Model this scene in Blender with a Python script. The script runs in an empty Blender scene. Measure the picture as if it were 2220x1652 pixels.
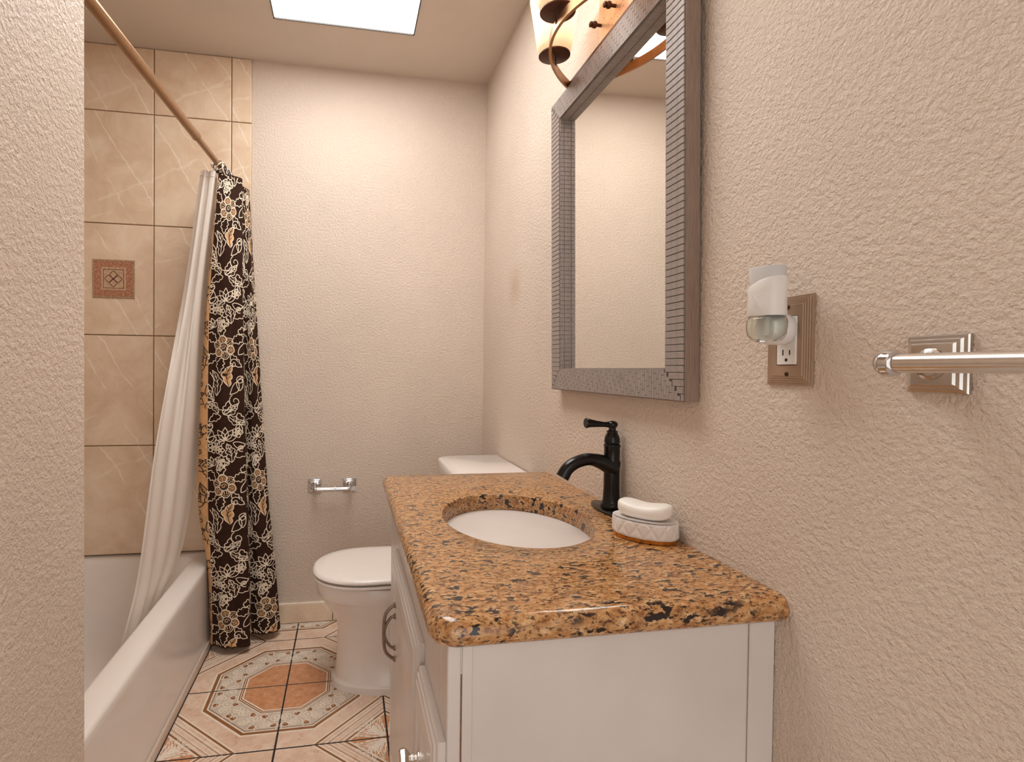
import bpy, bmesh, math, random
from mathutils import Vector, Matrix
random.seed(7)
S = bpy.context.scene
COL = S.collection
PI = math.pi

# ------------------------------------------------------------------ camera
F_PX, CX, CY = 1182.551, 968.78, 821.229
YAW, PITCH, ROLL, CAM_H = 0.180806, -0.016801, 0.010860, 1.12452
cd = bpy.data.cameras.new('camera')
cam = bpy.data.objects.new('camera', cd); COL.objects.link(cam)
cd.sensor_fit = 'HORIZONTAL'; cd.sensor_width = 36.0
cd.lens = F_PX / 2220 * 36
cd.shift_x = (1110 - CX) / 2220
cd.shift_y = (CY - 826) / 2220
cd.clip_start = 0.02
_r = Vector((math.cos(YAW), -math.sin(YAW), 0))
_f = Vector((math.sin(YAW) * math.cos(PITCH), math.cos(YAW) * math.cos(PITCH), math.sin(PITCH)))
_u = _r.cross(_f)
_r2 = _r * math.cos(ROLL) + _u * math.sin(ROLL)
_u2 = -_r * math.sin(ROLL) + _u * math.cos(ROLL)
m = Matrix((_r2, _u2, -_f)).transposed().to_4x4()
m.translation = (0, 0, CAM_H)
cam.matrix_world = m
S.camera = cam

# ------------------------------------------------------------------ world, exposure
w = bpy.data.worlds.new('world'); S.world = w; w.use_nodes = True
w.node_tree.nodes['Background'].inputs[0].default_value = (1.0, 0.99, 0.975, 1)
w.node_tree.nodes['Background'].inputs[1].default_value = 1.15
S.view_settings.view_transform = 'Standard'
S.view_settings.look = 'None'
S.view_settings.exposure = 0.66
S.view_settings.gamma = 1.0
S.view_settings.use_curve_mapping = False
PANEL_EMIT = 6.4

# ------------------------------------------------------------------ room numbers
XW, YF, ZC = 0.624, 2.475, 2.44
WX, WY = -0.41, 0.96            # corner of the wing wall beside the tub
TUBX0, TUBX1, TUBZ = -1.30, -0.54, 0.338
T, XG, YB = 0.33186, -0.20206, 1.9853

# ------------------------------------------------------------------ materials
def srgb(r, g, b):
    def c(v):
        v /= 255
        return v / 12.92 if v <= 0.04045 else ((v + 0.055) / 1.055) ** 2.4
    return (c(r), c(g), c(b), 1)

class NT:
    def __init__(s, name):
        s.m = bpy.data.materials.new(name); s.m.use_nodes = True
        s.t = s.m.node_tree; s.b = s.t.nodes['Principled BSDF']
        s.out = s.t.nodes['Material Output']
    def n(s, kind, **kw):
        x = s.t.nodes.new(kind)
        for k, v in kw.items():
            if k in x.inputs.keys() if hasattr(x.inputs, 'keys') else False: x.inputs[k].default_value = v
            elif hasattr(x, k): setattr(x, k, v)
            else: x.inputs[k].default_value = v
        return x
    def l(s, a, b): s.t.links.new(a, b)
    def coord(s, scale=(1, 1, 1), rot=(0, 0, 0), kind='Object', loc=(0, 0, 0)):
        c = s.n('ShaderNodeTexCoord'); mp = s.n('ShaderNodeMapping')
        mp.inputs['Scale'].default_value = scale; mp.inputs['Rotation'].default_value = rot
        mp.inputs['Location'].default_value = loc
        s.l(c.outputs[kind], mp.inputs['Vector']); return mp.outputs['Vector']
    def noise(s, vec, scale, detail=3, rough=0.5, dist=0.0):
        x = s.n('ShaderNodeTexNoise'); x.inputs['Scale'].default_value = scale
        x.inputs['Detail'].default_value = detail; x.inputs['Roughness'].default_value = rough
        x.inputs['Distortion'].default_value = dist
        if vec is not None: s.l(vec, x.inputs['Vector'])
        return x.outputs['Fac']
    def ramp(s, fac, stops, interp='LINEAR'):
        x = s.n('ShaderNodeValToRGB'); cr = x.color_ramp; cr.interpolation = interp
        while len(cr.elements) < len(stops): cr.elements.new(0.5)
        for e, (p, c) in zip(cr.elements, stops):
            e.position = p; e.color = c if len(c) == 4 else (*c, 1)
        s.l(fac, x.inputs['Fac']); return x.outputs['Color']
    def mix(s, fac, a, b, mode='MIX'):
        x = s.n('ShaderNodeMix'); x.data_type = 'RGBA'; x.blend_type = mode
        def put(v, i):
            if isinstance(v, (tuple, list, float, int)):
                x.inputs[i].default_value = v
            else: s.l(v, x.inputs[i])
        put(fac, 0); put(a, 6); put(b, 7)
        return x.outputs[2]
    def math(s, op, a, b=None, clamp=False):
        x = s.n('ShaderNodeMath'); x.operation = op; x.use_clamp = clamp
        for i, v in enumerate((a, b)):
            if v is None: continue
            if isinstance(v, (int, float)): x.inputs[i].default_value = v
            else: s.l(v, x.inputs[i])
        return x.outputs[0]
    def bump(s, h, strength, dist=0.01):
        x = s.n('ShaderNodeBump'); x.inputs['Strength'].default_value = strength
        x.inputs['Distance'].default_value = dist
        s.l(h, x.inputs['Height']); s.l(x.outputs['Normal'], s.b.inputs['Normal'])
    def set(s, color=None, rough=None, metal=None, **kw):
        if color is not None:
            if isinstance(color, tuple): s.b.inputs['Base Color'].default_value = color
            else: s.l(color, s.b.inputs['Base Color'])
        if rough is not None:
            if isinstance(rough, (int, float)): s.b.inputs['Roughness'].default_value = rough
            else: s.l(rough, s.b.inputs['Roughness'])
        if metal is not None: s.b.inputs['Metallic'].default_value = metal
        for k, v in kw.items(): s.b.inputs[k.replace('_', ' ')].default_value = v
        return s.m

W4 = (1, 1, 1, 1); B4 = (0, 0, 0, 1)

def simple(name, color, rough=0.5, metal=0.0, vary=0.06, scale=40, bump=0.0, **kw):
    t = NT(name); v = t.coord()
    nz = t.noise(v, scale, 3)
    c0 = tuple(max(0, x * (1 - vary)) for x in color[:3]) + (1,)
    c1 = tuple(min(1, x * (1 + vary)) for x in color[:3]) + (1,)
    t.set(t.ramp(nz, [(0.3, c0), (0.7, c1)]), rough, metal, **kw)
    if bump: t.bump(t.noise(v, scale * 6, 2), bump, 0.002)
    return t.m

def plaster(name, base, scale, strength, rough=0.55, stains=()):
    t = NT(name); v = t.coord()
    big = t.noise(v, 2.2, 3)
    col = t.ramp(big, [(0.3, tuple(x * 0.95 for x in base[:3])), (0.7, tuple(min(1, x * 1.04) for x in base[:3]))])
    fine = t.noise(v, scale * 3, 2)
    col = t.mix(0.12, col, t.ramp(fine, [(0.35, (0.55, 0.45, 0.38)), (0.65, W4)]), 'MULTIPLY')
    for (cx, cy, cz, r, amt, c) in stains:
        cc = t.n('ShaderNodeTexCoord')
        sub = t.n('ShaderNodeVectorMath'); sub.operation = 'SUBTRACT'
        t.l(cc.outputs['Object'], sub.inputs[0]); sub.inputs[1].default_value = (cx, cy, cz)
        ln = t.n('ShaderNodeVectorMath'); ln.operation = 'LENGTH'; t.l(sub.outputs[0], ln.inputs[0])
        wob = t.math('ADD', ln.outputs['Value'], t.math('MULTIPLY', t.noise(v, 18, 4), r * 0.9))
        f = t.ramp(wob, [(r * 0.5, (amt, amt, amt)), (r * 1.6, B4)])
        col = t.mix(f, col, c)
    t.set(col, rough)
    a = t.ramp(t.noise(v, scale, 4, 0.6, 0.1), [(0.36, B4), (0.66, W4)])
    b = t.noise(v, scale * 2.6, 2)
    h = t.math('ADD', a, t.math('MULTIPLY', b, 0.8))
    t.bump(h, strength, 0.0022)
    return t.m

WALLC = srgb(228, 211, 195)
M = {}
M['wall'] = plaster('wall_plaster', WALLC, 120, 0.8, 0.5,
                    stains=[(0.62, 2.0, 1.45, 0.09, 0.45, srgb(200, 160, 125))])
M['ceiling'] = plaster('ceiling_paint', srgb(220, 206, 192), 150, 0.3, 0.6)

def make_granite():
    t = NT('granite'); v = t.coord((0.62, 1.0, 1.0))
    dist = t.n('ShaderNodeTexNoise'); dist.inputs['Scale'].default_value = 45
    t.l(v, dist.inputs['Vector'])
    vm = t.n('ShaderNodeVectorMath'); vm.operation = 'SCALE'; vm.inputs['Scale'].default_value = 0.012
    t.l(dist.outputs['Color'], vm.inputs[0])
    va = t.n('ShaderNodeVectorMath'); va.operation = 'ADD'
    t.l(v, va.inputs[0]); t.l(vm.outputs[0], va.inputs[1]); p = va.outputs[0]
    base = t.ramp(t.noise(p, 85, 5, 0.65), [(0.30, srgb(118, 76, 44)), (0.43, srgb(182, 130, 80)), (0.57, srgb(208, 162, 112)), (0.74, srgb(236, 206, 166))])
    grey = t.ramp(t.noise(p, 40, 4, 0.6), [(0.55, B4), (0.68, W4)])
    c = t.mix(t.math('MULTIPLY', grey, 0.55), base, srgb(138, 108, 88))
    rust = t.ramp(t.noise(p, 150, 3, 0.6), [(0.56, B4), (0.64, W4)])
    c = t.mix(t.math('MULTIPLY', rust, 0.7), c, srgb(134, 78, 36))
    d1 = t.ramp(t.noise(p, 84, 3, 0.6), [(0.55, B4), (0.60, W4)])
    msk = t.ramp(t.noise(p, 22, 3, 0.5), [(0.36, (0.3, 0.3, 0.3)), (0.52, W4)])
    c = t.mix(t.math('MULTIPLY', d1, msk), c, srgb(40, 30, 28))
    d2 = t.ramp(t.noise(p, 230, 2, 0.5), [(0.575, B4), (0.63, W4)])
    c = t.mix(t.math('MULTIPLY', d2, 0.8), c, srgb(48, 34, 28))
    t.set(c, 0.16); t.b.inputs['Specular IOR Level'].default_value = 0.5
    return t.m
M['granite'] = make_granite()

def make_marble_tile(name, tint=1.0):
    t = NT(name); v = t.coord(); g = t.coord(kind='Generated')
    oi = t.n('ShaderNodeObjectInfo')
    off = t.n('ShaderNodeVectorMath'); off.operation = 'ADD'
    rs = t.math('MULTIPLY', oi.outputs['Random'], 31.0)
    t.l(v, off.inputs[0]); t.l(rs, off.inputs[1]); p = off.outputs[0]
    base = t.ramp(t.noise(p, 7, 6, 0.65, 0.6), [(0.3, srgb(222, 193, 164)), (0.5, srgb(233, 208, 181)), (0.7, srgb(242, 222, 198))])
    sp = t.n('ShaderNodeSeparateXYZ'); t.l(v, sp.inputs[0])
    wob = t.math('SUBTRACT', t.noise(p, 9, 4, 0.6), 0.5)
    rnd = oi.outputs['Random']
    def vein(ang, seed, spread, width, wobble, lo, amt, colr, c):
        nx, nz = math.cos(ang), math.sin(ang)
        d_ = t.math('ADD', t.math('MULTIPLY', sp.outputs[0], nx), t.math('MULTIPLY', sp.outputs[2], nz))
        r_ = t.math('SUBTRACT', t.math('FRACT', t.math('MULTIPLY', rnd, seed)), 0.5)
        d_ = t.math('ADD', d_, t.math('MULTIPLY', r_, spread))
        d_ = t.math('ABSOLUTE', t.math('ADD', d_, t.math('MULTIPLY', wob, wobble)))
        line = t.ramp(d_, [(width * .35, W4), (width, B4)])
        msk = t.ramp(t.noise(p, 7, 2), [(lo, B4), (lo + 0.1, W4)])
        return t.mix(t.math('MULTIPLY', t.math('MULTIPLY', line, msk), amt), c, colr)
    c = vein(0.55, 7.31, 0.16, 0.0022, 0.05, 0.36, 0.9, srgb(252, 240, 222), base)
    c = vein(0.50, 3.77, 0.40, 0.0018, 0.06, 0.40, 0.8, srgb(252, 240, 222), c)
    c = vein(2.02, 11.9, 0.26, 0.0050, 0.07, 0.38, 0.6, srgb(248, 232, 210), c)
    c = vein(1.95, 5.13, 0.50, 0.0030, 0.09, 0.44, 0.55, srgb(248, 232, 210), c)
    spk = t.ramp(t.noise(p, 46, 5, 0.7), [(0.60, B4), (0.70, W4)])
    c = t.mix(t.math('MULTIPLY', spk, 0.35), c, srgb(240, 220, 194))
    t.set(c, 0.22)
    return t.m
M['wall_tile'] = make_marble_tile('wall_tile_marble')
M['grout_wall'] = simple('wall_grout', srgb(150, 118, 88), 0.9)
M['grout_floor'] = simple('floor_grout', srgb(46, 40, 38), 0.9)

def make_floor_body():
    t = NT('floor_tile_body'); v = t.coord()
    oi = t.n('ShaderNodeObjectInfo')
    off = t.n('ShaderNodeVectorMath'); off.operation = 'ADD'
    t.l(v, off.inputs[0]); t.l(t.math('MULTIPLY', oi.outputs['Random'], 17.0), off.inputs[1]); p = off.outputs[0]
    c = t.ramp(t.noise(p, 14, 6, 0.7), [(0.28, srgb(218, 182, 154)), (0.5, srgb(232, 202, 178)), (0.72, srgb(242, 222, 203))])
    s = t.ramp(t.noise(p, 55, 5, 0.75), [(0.54, B4), (0.66, W4)])
    c = t.mix(t.math('MULTIPLY', s, 0.5), c, srgb(196, 138, 104))
    t.set(c, 0.25); return t.m
M['ft_body'] = make_floor_body()
def make_floor_brown():
    t = NT('floor_tile_terracotta'); v = t.coord()
    c = t.ramp(t.noise(v, 34, 6, 0.75), [(0.3, srgb(190, 126, 86)), (0.5, srgb(210, 150, 108)), (0.72, srgb(228, 180, 142))])
    t.set(c, 0.25); return t.m
M['ft_brown'] = make_floor_brown()
M['ft_stripe'] = simple('floor_tile_stripe', srgb(150, 100, 62), 0.25, vary=0.12)
M['ft_white'] = simple('floor_tile_cream', srgb(244, 230, 212), 0.25)
M['ft_grey'] = simple('floor_tile_lace_ground', srgb(212, 197, 180), 0.25, vary=0.06)
M['ft_dark'] = simple('floor_tile_outline', srgb(140, 112, 92), 0.25)

M['porcelain'] = simple('porcelain_white', srgb(238, 230, 224), 0.12, vary=0.01)
M['tub'] = simple('tub_enamel', srgb(240, 232, 226), 0.14, vary=0.012, scale=6)
M['sinkw'] = simple('sink_ceramic', srgb(230, 233, 208), 0.10, vary=0.02, scale=12)
M['strip'] = simple('tub_base_strip', srgb(214, 196, 180), 0.3, vary=0.05)
M['lidp'] = simple('seat_plastic', srgb(242, 234, 228), 0.25, vary=0.01)
M['chrome'] = simple('chrome', (0.66, 0.66, 0.67, 1), 0.07, 1.0, vary=0.02)
M['nickel'] = simple('brushed_nickel', (0.72, 0.68, 0.63, 1), 0.22, 1.0, vary=0.04, scale=90)
M['satin'] = simple('satin_metal', (0.56, 0.52, 0.48, 1), 0.2, 1.0, vary=0.04, scale=60)
M['rod'] = simple('rod_bronze', srgb(168, 132, 98), 0.30, 0.85, vary=0.08, scale=60)
M['black'] = simple('faucet_black', srgb(20, 18, 17), 0.22, 0.3, vary=0.3, scale=30)
M['bronze'] = simple('aged_bronze', srgb(172, 128, 86), 0.34, 0.8, vary=0.15, scale=50)
M['bronze_dark'] = simple('bronze_dark', srgb(84, 46, 26), 0.45, 0.45, vary=0.25, scale=70)
M['plate'] = simple('plate_bronze', srgb(170, 143, 120), 0.42, 0.3, vary=0.08, scale=25)
M['white_pl'] = simple('white_plastic', srgb(232, 228, 224), 0.35, vary=0.01)
M['white_pl2'] = simple('pale_grey_plastic', srgb(206, 204, 203), 0.45, vary=0.01)
M['slot_shade'] = simple('hole_shade', srgb(22, 18, 16), 0.7)  # dark colour standing in for the shade inside small holes
M['screw'] = simple('dark_screw', srgb(78, 52, 38), 0.4, 0.6)
M['soap'] = simple('soap_white', srgb(240, 234, 226), 0.4, vary=0.02, Subsurface_Weight=0.1)
M['dishw'] = simple('dish_ceramic', srgb(236, 228, 222), 0.2, vary=0.015)
M['gold'] = simple('dish_gold', srgb(206, 140, 58), 0.22, 0.75, vary=0.1)
def make_cab():
    t = NT('cabinet_paint'); v = t.coord()
    c = t.ramp(t.noise(v, 5, 3), [(0.3, srgb(212, 203, 197)), (0.7, srgb(223, 215, 209))])
    wear = t.ramp(t.noise(t.coord((1, 1, 0.25)), 60, 5, 0.7), [(0.69, B4), (0.74, W4)])
    c = t.mix(t.math('MULTIPLY', wear, 0.35), c, srgb(150, 122, 100))
    t.set(c, 0.3); t.bump(t.noise(v, 160, 2), 0.05, 0.002); return t.m
M['cab'] = make_cab()
M['cabwear'] = simple('cabinet_worn_seam', srgb(120, 84, 60), 0.7, vary=0.3, scale=80)
M['pull'] = simple('pull_pewter', srgb(138, 122, 110), 0.3, 0.8, vary=0.12, scale=60)
def make_frame(name, col, rot):
    t = NT(name); v = t.coord(rot)
    nz = t.noise(v, 40, 4, 0.65)
    c = t.ramp(nz, [(0.3, tuple(x * 0.72 for x in col[:3])), (0.7, tuple(min(1, x * 1.12) for x in col[:3]))])
    t.set(c, 0.4, 0.0); return t.m
M['frame'] = make_frame('frame_grey', srgb(160, 148, 142), (1, 6, 1))
M['frame_v'] = make_frame('frame_grey_upright', srgb(160, 148, 142), (6, 6, 1))
M['frame_side'] = make_frame('frame_brown_side', srgb(150, 128, 114), (9, 9, 0.6))
M['frame_groove'] = make_frame('frame_grey_ground', srgb(160, 148, 142), (1, 1, 1))
M['glass_mirror'] = simple('mirror_silver', (0.90, 0.885, 0.85, 1), 0.015, 1.0, vary=0.0)
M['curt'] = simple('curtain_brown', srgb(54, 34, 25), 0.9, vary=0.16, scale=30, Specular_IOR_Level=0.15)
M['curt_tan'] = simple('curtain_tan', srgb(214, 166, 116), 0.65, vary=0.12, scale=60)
M['curt_cream'] = simple('curtain_cream', srgb(236, 220, 198), 0.6, vary=0.05)
M['curt_dk'] = simple('curtain_dark_line', srgb(40, 26, 20), 0.7)
def make_liner():
    t = NT('liner_vinyl'); t.set(srgb(244, 238, 232), 0.4)
    tr = t.n('ShaderNodeBsdfTranslucent'); tr.inputs['Color'].default_value = srgb(244, 236, 226)
    mx = t.n('ShaderNodeMixShader'); mx.inputs[0].default_value = 0.35
    t.l(t.b.outputs[0], mx.inputs[1]); t.l(tr.outputs[0], mx.inputs[2]); t.l(mx.outputs[0], t.out.inputs['Surface'])
    nz = t.noise(t.coord(), 30, 2); t.bump(nz, 0.08, 0.004)
    return t.m
M['liner'] = make_liner()
def make_shade():
    t = NT('frosted_glass'); t.set(srgb(250, 238, 224), 0.35)
    tr = t.n('ShaderNodeBsdfTranslucent'); tr.inputs['Color'].default_value = srgb(255, 240, 224)
    mx = t.n('ShaderNodeMixShader'); mx.inputs[0].default_value = 0.55
    t.l(t.b.outputs[0], mx.inputs[1]); t.l(tr.outputs[0], mx.inputs[2]); t.l(mx.outputs[0], t.out.inputs['Surface'])
    nz = t.noise(t.coord(), 12, 2); t.l(t.ramp(nz, [(0, (0.3, 0.3, 0.3)), (1, (0.4, 0.4, 0.4))]), t.b.inputs['Roughness'])
    return t.m
M['shade'] = make_shade()
def make_backplate():
    t = NT('speckled_copper'); v = t.coord()
    c = t.ramp(t.noise(v, 20, 3), [(0.3, srgb(214, 164, 122)), (0.7, srgb(240, 204, 166))])
    sp = t.ramp(t.noise(v, 170, 2), [(0.66, B4), (0.70, W4)])
    c = t.mix(sp, c, srgb(96, 48, 24)); t.set(c, 0.35, 0.4); return t.m
M['backplate'] = make_backplate()
def emit(name, col, s):
    t = NT(name); t.set((0.9, 0.9, 0.9, 1), 0.6)
    t.b.inputs['Emission Color'].default_value = col; t.b.inputs['Emission Strength'].default_value = s
    return t.m
M['panel'] = emit('skylight_diffuser', (1.0, 0.988, 0.965, 1), PANEL_EMIT)
M['bulb'] = emit('bulb_warm', (1.0, 0.86, 0.73, 1), 6.0)
M['panel_frame'] = simple('skylight_frame', srgb(60, 54, 50), 0.6)
def make_glass():
    t = NT('clear_glass'); t.set((0.93, 0.97, 0.94, 1), 0.02, 0.0, Transmission_Weight=1.0, IOR=1.4); return t.m
M['glass'] = make_glass()
M['wick'] = simple('wick_white', srgb(226, 222, 216), 0.5)
def make_deco(name, c0, c1, c2):
    t = NT(name); v = t.coord()
    c = t.ramp(t.noise(v, 130, 4, 0.7), [(0.35, c0), (0.5, c1), (0.66, c2)]); t.set(c, 0.4)
    t.bump(t.noise(v, 160, 3), 0.5, 0.003); return t.m
M['deco_red'] = make_deco('deco_rust', srgb(146, 92, 70), srgb(178, 122, 92), srgb(206, 160, 126))
M['deco_brown'] = make_deco('deco_edge', srgb(150, 122, 94), srgb(172, 142, 110), srgb(190, 160, 128))
M['deco_tan'] = make_deco('deco_tan', srgb(182, 146, 118), srgb(200, 164, 134), srgb(216, 184, 154))
M['deco_dark'] = simple('deco_line', srgb(112, 72, 52), 0.5)

# ------------------------------------------------------------------ mesh builder
class MB:
    def __init__(s): s.v = []; s.f = []; s.mi = []
    def add(s, verts, faces, mi=0):
        o = len(s.v); s.v += [tuple(p) for p in verts]
        for k, f in enumerate(faces):
            s.f.append(tuple(i + o for i in f)); s.mi.append(mi if isinstance(mi, int) else mi[k])
        return s
    def box(s, x0, x1, y0, y1, z0, z1, bev=0.0, seg=2, mi=0):
        bm = bmesh.new()
        bmesh.ops.create_cube(bm, size=1)
        for q in bm.verts:
            q.co = ((x0 + x1) / 2 + q.co.x * (x1 - x0), (y0 + y1) / 2 + q.co.y * (y1 - y0), (z0 + z1) / 2 + q.co.z * (z1 - z0))
        if bev > 0:
            bmesh.ops.bevel(bm, geom=list(bm.edges), offset=bev, segments=seg, profile=0.5, affect='EDGES')
        bm.verts.index_update()
        s.add([q.co[:] for q in bm.verts], [[q.index for q in f.verts] for f in bm.faces], mi)
        bm.free(); return s
    def loft(s, rings, closed=True, cap0=True, cap1=True, mi=0):
        n = len(rings[0]); vs = [p for r in rings for p in r]; fs = []
        for i in range(len(rings) - 1):
            for j in range(n if closed else n - 1):
                a = i * n + j; b = i * n + (j + 1) % n
                fs.append((a, b, b + n, a + n))
        if cap0: fs.append(tuple(reversed(range(n))))
        if cap1: fs.append(tuple(range((len(rings) - 1) * n, len(rings) * n)))
        return s.add(vs, fs, mi)
    def lathe(s, prof, seg=32, origin=(0, 0, 0), axis=(0, 0, 1), sx=1.0, sy=1.0, cap0=True, cap1=True, mi=0):
        ax = Vector(axis).normalized()
        up = Vector((0, 0, 1)) if abs(ax.z) < 0.9 else Vector((1, 0, 0))
        if abs(ax.z) > 0.9: e1, e2 = Vector((1, 0, 0)), Vector((0, 1, 0)) * (1 if ax.z > 0 else -1)
        else: e1 = up.cross(ax).normalized(); e2 = ax.cross(e1)
        o = Vector(origin); rings = []
        for r, h in prof:
            rings.append([o + ax * h + e1 * (r * sx * math.cos(2 * PI * k / seg)) + e2 * (r * sy * math.sin(2 * PI * k / seg)) for k in range(seg)])
        return s.loft(rings, True, cap0, cap1, mi)
    def tube(s, pts, rad, seg=16, cap=True, flat=None, upv=(0, 0, 1), mi=0):
        """pts polyline, rad number or list; flat=(a,b) gives elliptical section"""
        P = [Vector(p) for p in pts]; n = len(P); rings = []
        prev = None
        for i in range(n):
            d = (P[min(i + 1, n - 1)] - P[max(i - 1, 0)]).normalized()
            if prev is None:
                u = Vector(upv)
                if abs(u.dot(d)) > 0.95: u = Vector((1, 0, 0))
                e1 = d.cross(u).normalized()
            else:
                e1 = (prev - d * prev.dot(d)).normalized()
            e2 = d.cross(e1); prev = e1
            r = rad[i] if isinstance(rad, (list, tuple)) else rad
            a, b = (r, r) if flat is None else (r * flat[0], r * flat[1])
            rings.append([P[i] + e1 * a * math.cos(2 * PI * k / seg) + e2 * b * math.sin(2 * PI * k / seg) for k in range(seg)])
        return s.loft(rings, True, cap, cap, mi)
    def stepped(s, o, U, V, N, w, h, prof, mi=0, rad=0.0):
        """stacked rectangular rings centred on o: prof = [(inset, height), ...], closed by a cap"""
        o, U, V, N = Vector(o), Vector(U), Vector(V), Vector(N)
        rings = []
        for ins, ht in prof:
            a, b = w / 2 - ins, h / 2 - ins
            rings.append([o + U * x + V * y + N * ht for x, y in ((-a, -b), (a, -b), (a, b), (-a, b))])
        return s.loft(rings, True, True, True, mi)
    def sphere(s, o, r, seg=20, rings=12, sz=1.0, mi=0):
        prof = [(r * math.sin(PI * k / rings), -r * sz * math.cos(PI * k / rings)) for k in range(rings + 1)]
        prof[0] = (1e-4, prof[0][1]); prof[-1] = (1e-4, prof[-1][1])
        return s.lathe(prof, seg, o, mi=mi)
    def build(s, name, mats, parent=None, local=False, smooth=None, kind=None, label=None):
        me = bpy.data.meshes.new(name)
        off = Vector((0, 0, 0))
        if parent is not None and not local:
            r = parent
            while r is not None: off += r.location; r = r.parent
        me.from_pydata([tuple(Vector(p) - off) for p in s.v], [], s.f)
        if not isinstance(mats, (list, tuple)): mats = [mats]
        for q in mats: me.materials.append(M[q])
        me.polygons.foreach_set('material_index', s.mi)
        me.validate(); 
        bm = bmesh.new(); bm.from_mesh(me)
        bm.to_mesh(me); bm.free()
        if smooth is not None:
            me.polygons.foreach_set('use_smooth', [True] * len(me.polygons))
            me.set_sharp_from_angle(angle=math.radians(smooth))
        me.update()
        o = bpy.data.objects.new(name, me); COL.objects.link(o)
        if parent is not None: o.parent = parent
        if kind: o['kind'] = kind
        if label: o['label'] = label
        return o

def fixn(o):
    bm = bmesh.new(); bm.from_mesh(o.data); bmesh.ops.recalc_face_normals(bm, faces=bm.faces); bm.to_mesh(o.data); bm.free(); return o
def tag(o, label, cat, group=None):
    o['label'] = label; o['category'] = cat
    if group: o['group'] = group
    return o
def thing(name, loc, label, cat, group=None, rot=(0, 0, 0)):
    o = bpy.data.objects.new(name, None); COL.objects.link(o)
    o.location = loc; o.rotation_euler = rot; o.empty_display_size = 0.05
    return tag(o, label, cat, group)
def struct(o): o['kind'] = 'structure'; return o
def inst(name, me, parent, loc, rotz=0):
    o = bpy.data.objects.new(name, me); COL.objects.link(o); o.parent = parent
    o.location = loc; o.rotation_euler = (0, 0, rotz); return o
def crom(pts, per=12):
    """centripetal-ish Catmull-Rom through pts"""
    P = [Vector(p) for p in pts]; out = []
    for i in range(len(P) - 1):
        p0 = P[i - 1] if i else P[0] * 2 - P[1]
        p1, p2 = P[i], P[i + 1]
        p3 = P[i + 2] if i + 2 < len(P) else P[-1] * 2 - P[-2]
        for k in range(per):
            t = k / per
            out.append(0.5 * (2 * p1 + (p2 - p0) * t + (2 * p0 - 5 * p1 + 4 * p2 - p3) * t * t + (3 * p1 - p0 - 3 * p2 + p3) * t ** 3))
    out.append(P[-1]); return out
def rrect(x0, x1, y0, y1, r, z, n=8, radii=None):
    """counter-clockwise rounded rectangle ring"""
    rr = radii or (r, r, r, r)
    out = []
    for (cx, cy, sx, sy, a0), q in zip(((x1, y1, -1, -1, 0), (x0, y1, 1, -1, PI / 2), (x0, y0, 1, 1, PI), (x1, y0, -1, 1, 1.5 * PI)), rr):
        for k in range(n + 1):
            a = a0 + PI / 2 * k / n
            out.append((cx + sx * q + q * math.cos(a), cy + sy * q + q * math.sin(a), z))
    return out

# ================================================================== 2D print helper
class Art:
    """flat print made of thin ribbons and filled shapes in (u, v)"""
    def __init__(s): s.items = []; s.g = 0
    def stroke(s, pts, w, mi, layer=1):
        n = len(pts)
        if n < 2: return
        s.g += 1; q = []
        for i in range(n):
            ax, ay = pts[max(i - 1, 0)]; bx, by = pts[min(i + 1, n - 1)]
            dx, dy = bx - ax, by - ay; L = math.hypot(dx, dy) or 1e-9
            nx, ny = -dy / L, dx / L
            ww = w[i] if isinstance(w, list) else w
            q.append(((pts[i][0] + nx * ww / 2, pts[i][1] + ny * ww / 2), (pts[i][0] - nx * ww / 2, pts[i][1] - ny * ww / 2)))
        for i in range(n - 1):
            s.items.append(([q[i][0], q[i][1], q[i + 1][1], q[i + 1][0]], mi, layer + (s.g % 90) * 0.010))
    def fill(s, pts, mi, layer=0):
        s.g += 1
        cx = sum(p[0] for p in pts) / len(pts); cy = sum(p[1] for p in pts) / len(pts)
        for i in range(len(pts)):
            s.items.append(([(cx, cy), pts[i], pts[(i + 1) % len(pts)]], mi, layer + (s.g % 90) * 0.010))
    def poly(s, pts, mi, layer=0): s.items.append((list(pts), mi, layer))

def xf(pts, x, y, a=0.0, sc=1.0, fx=1):
    c, q = math.cos(a), math.sin(a)
    return [(x + sc * (c * px * fx - q * py), y + sc * (q * px * fx + c * py)) for px, py in pts]
def spiral(r0, turns, n=26):
    return [(r0 * (1 - 0.85 * k / n) * math.cos(2 * PI * turns * k / n), r0 * (1 - 0.85 * k / n) * math.sin(2 * PI * turns * k / n)) for k in range(n + 1)]
def petal(L, wd, n=12, notch=0.0):
    out = []
    for k in range(n + 1):
        t = k / n; a = PI * t
        out.append((wd * math.sin(a) * (0.55 + 0.45 * math.sin(a)) * (1 if True else 0), 0))
    up = [(wd * math.sin(PI * (k / n) ** 0.8), L * (k / n) - notch * L * (k / n) ** 8) for k in range(n + 1)]
    dn = [(-x, y) for x, y in reversed(up)]
    return up + dn[1:]
def leaf(L, wd, bend=0.0, lobes=0, n=36):
    up, dn = [], []
    for k in range(n + 1):
        t = k / n; cx = bend * math.sin(PI * t * 0.9) * L
        ww = wd * math.sin(PI * t ** 0.85) * ((0.66 + 0.44 * abs(math.sin(PI * (lobes + 1) * t ** 0.9))) if lobes else 1)
        up.append((cx + ww, L * t)); dn.append((cx - ww, L * t))
    mid = [(bend * math.sin(PI * k / n * 0.9) * L, L * k / n) for k in range(n + 1)]
    return up + dn[::-1], mid

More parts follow.
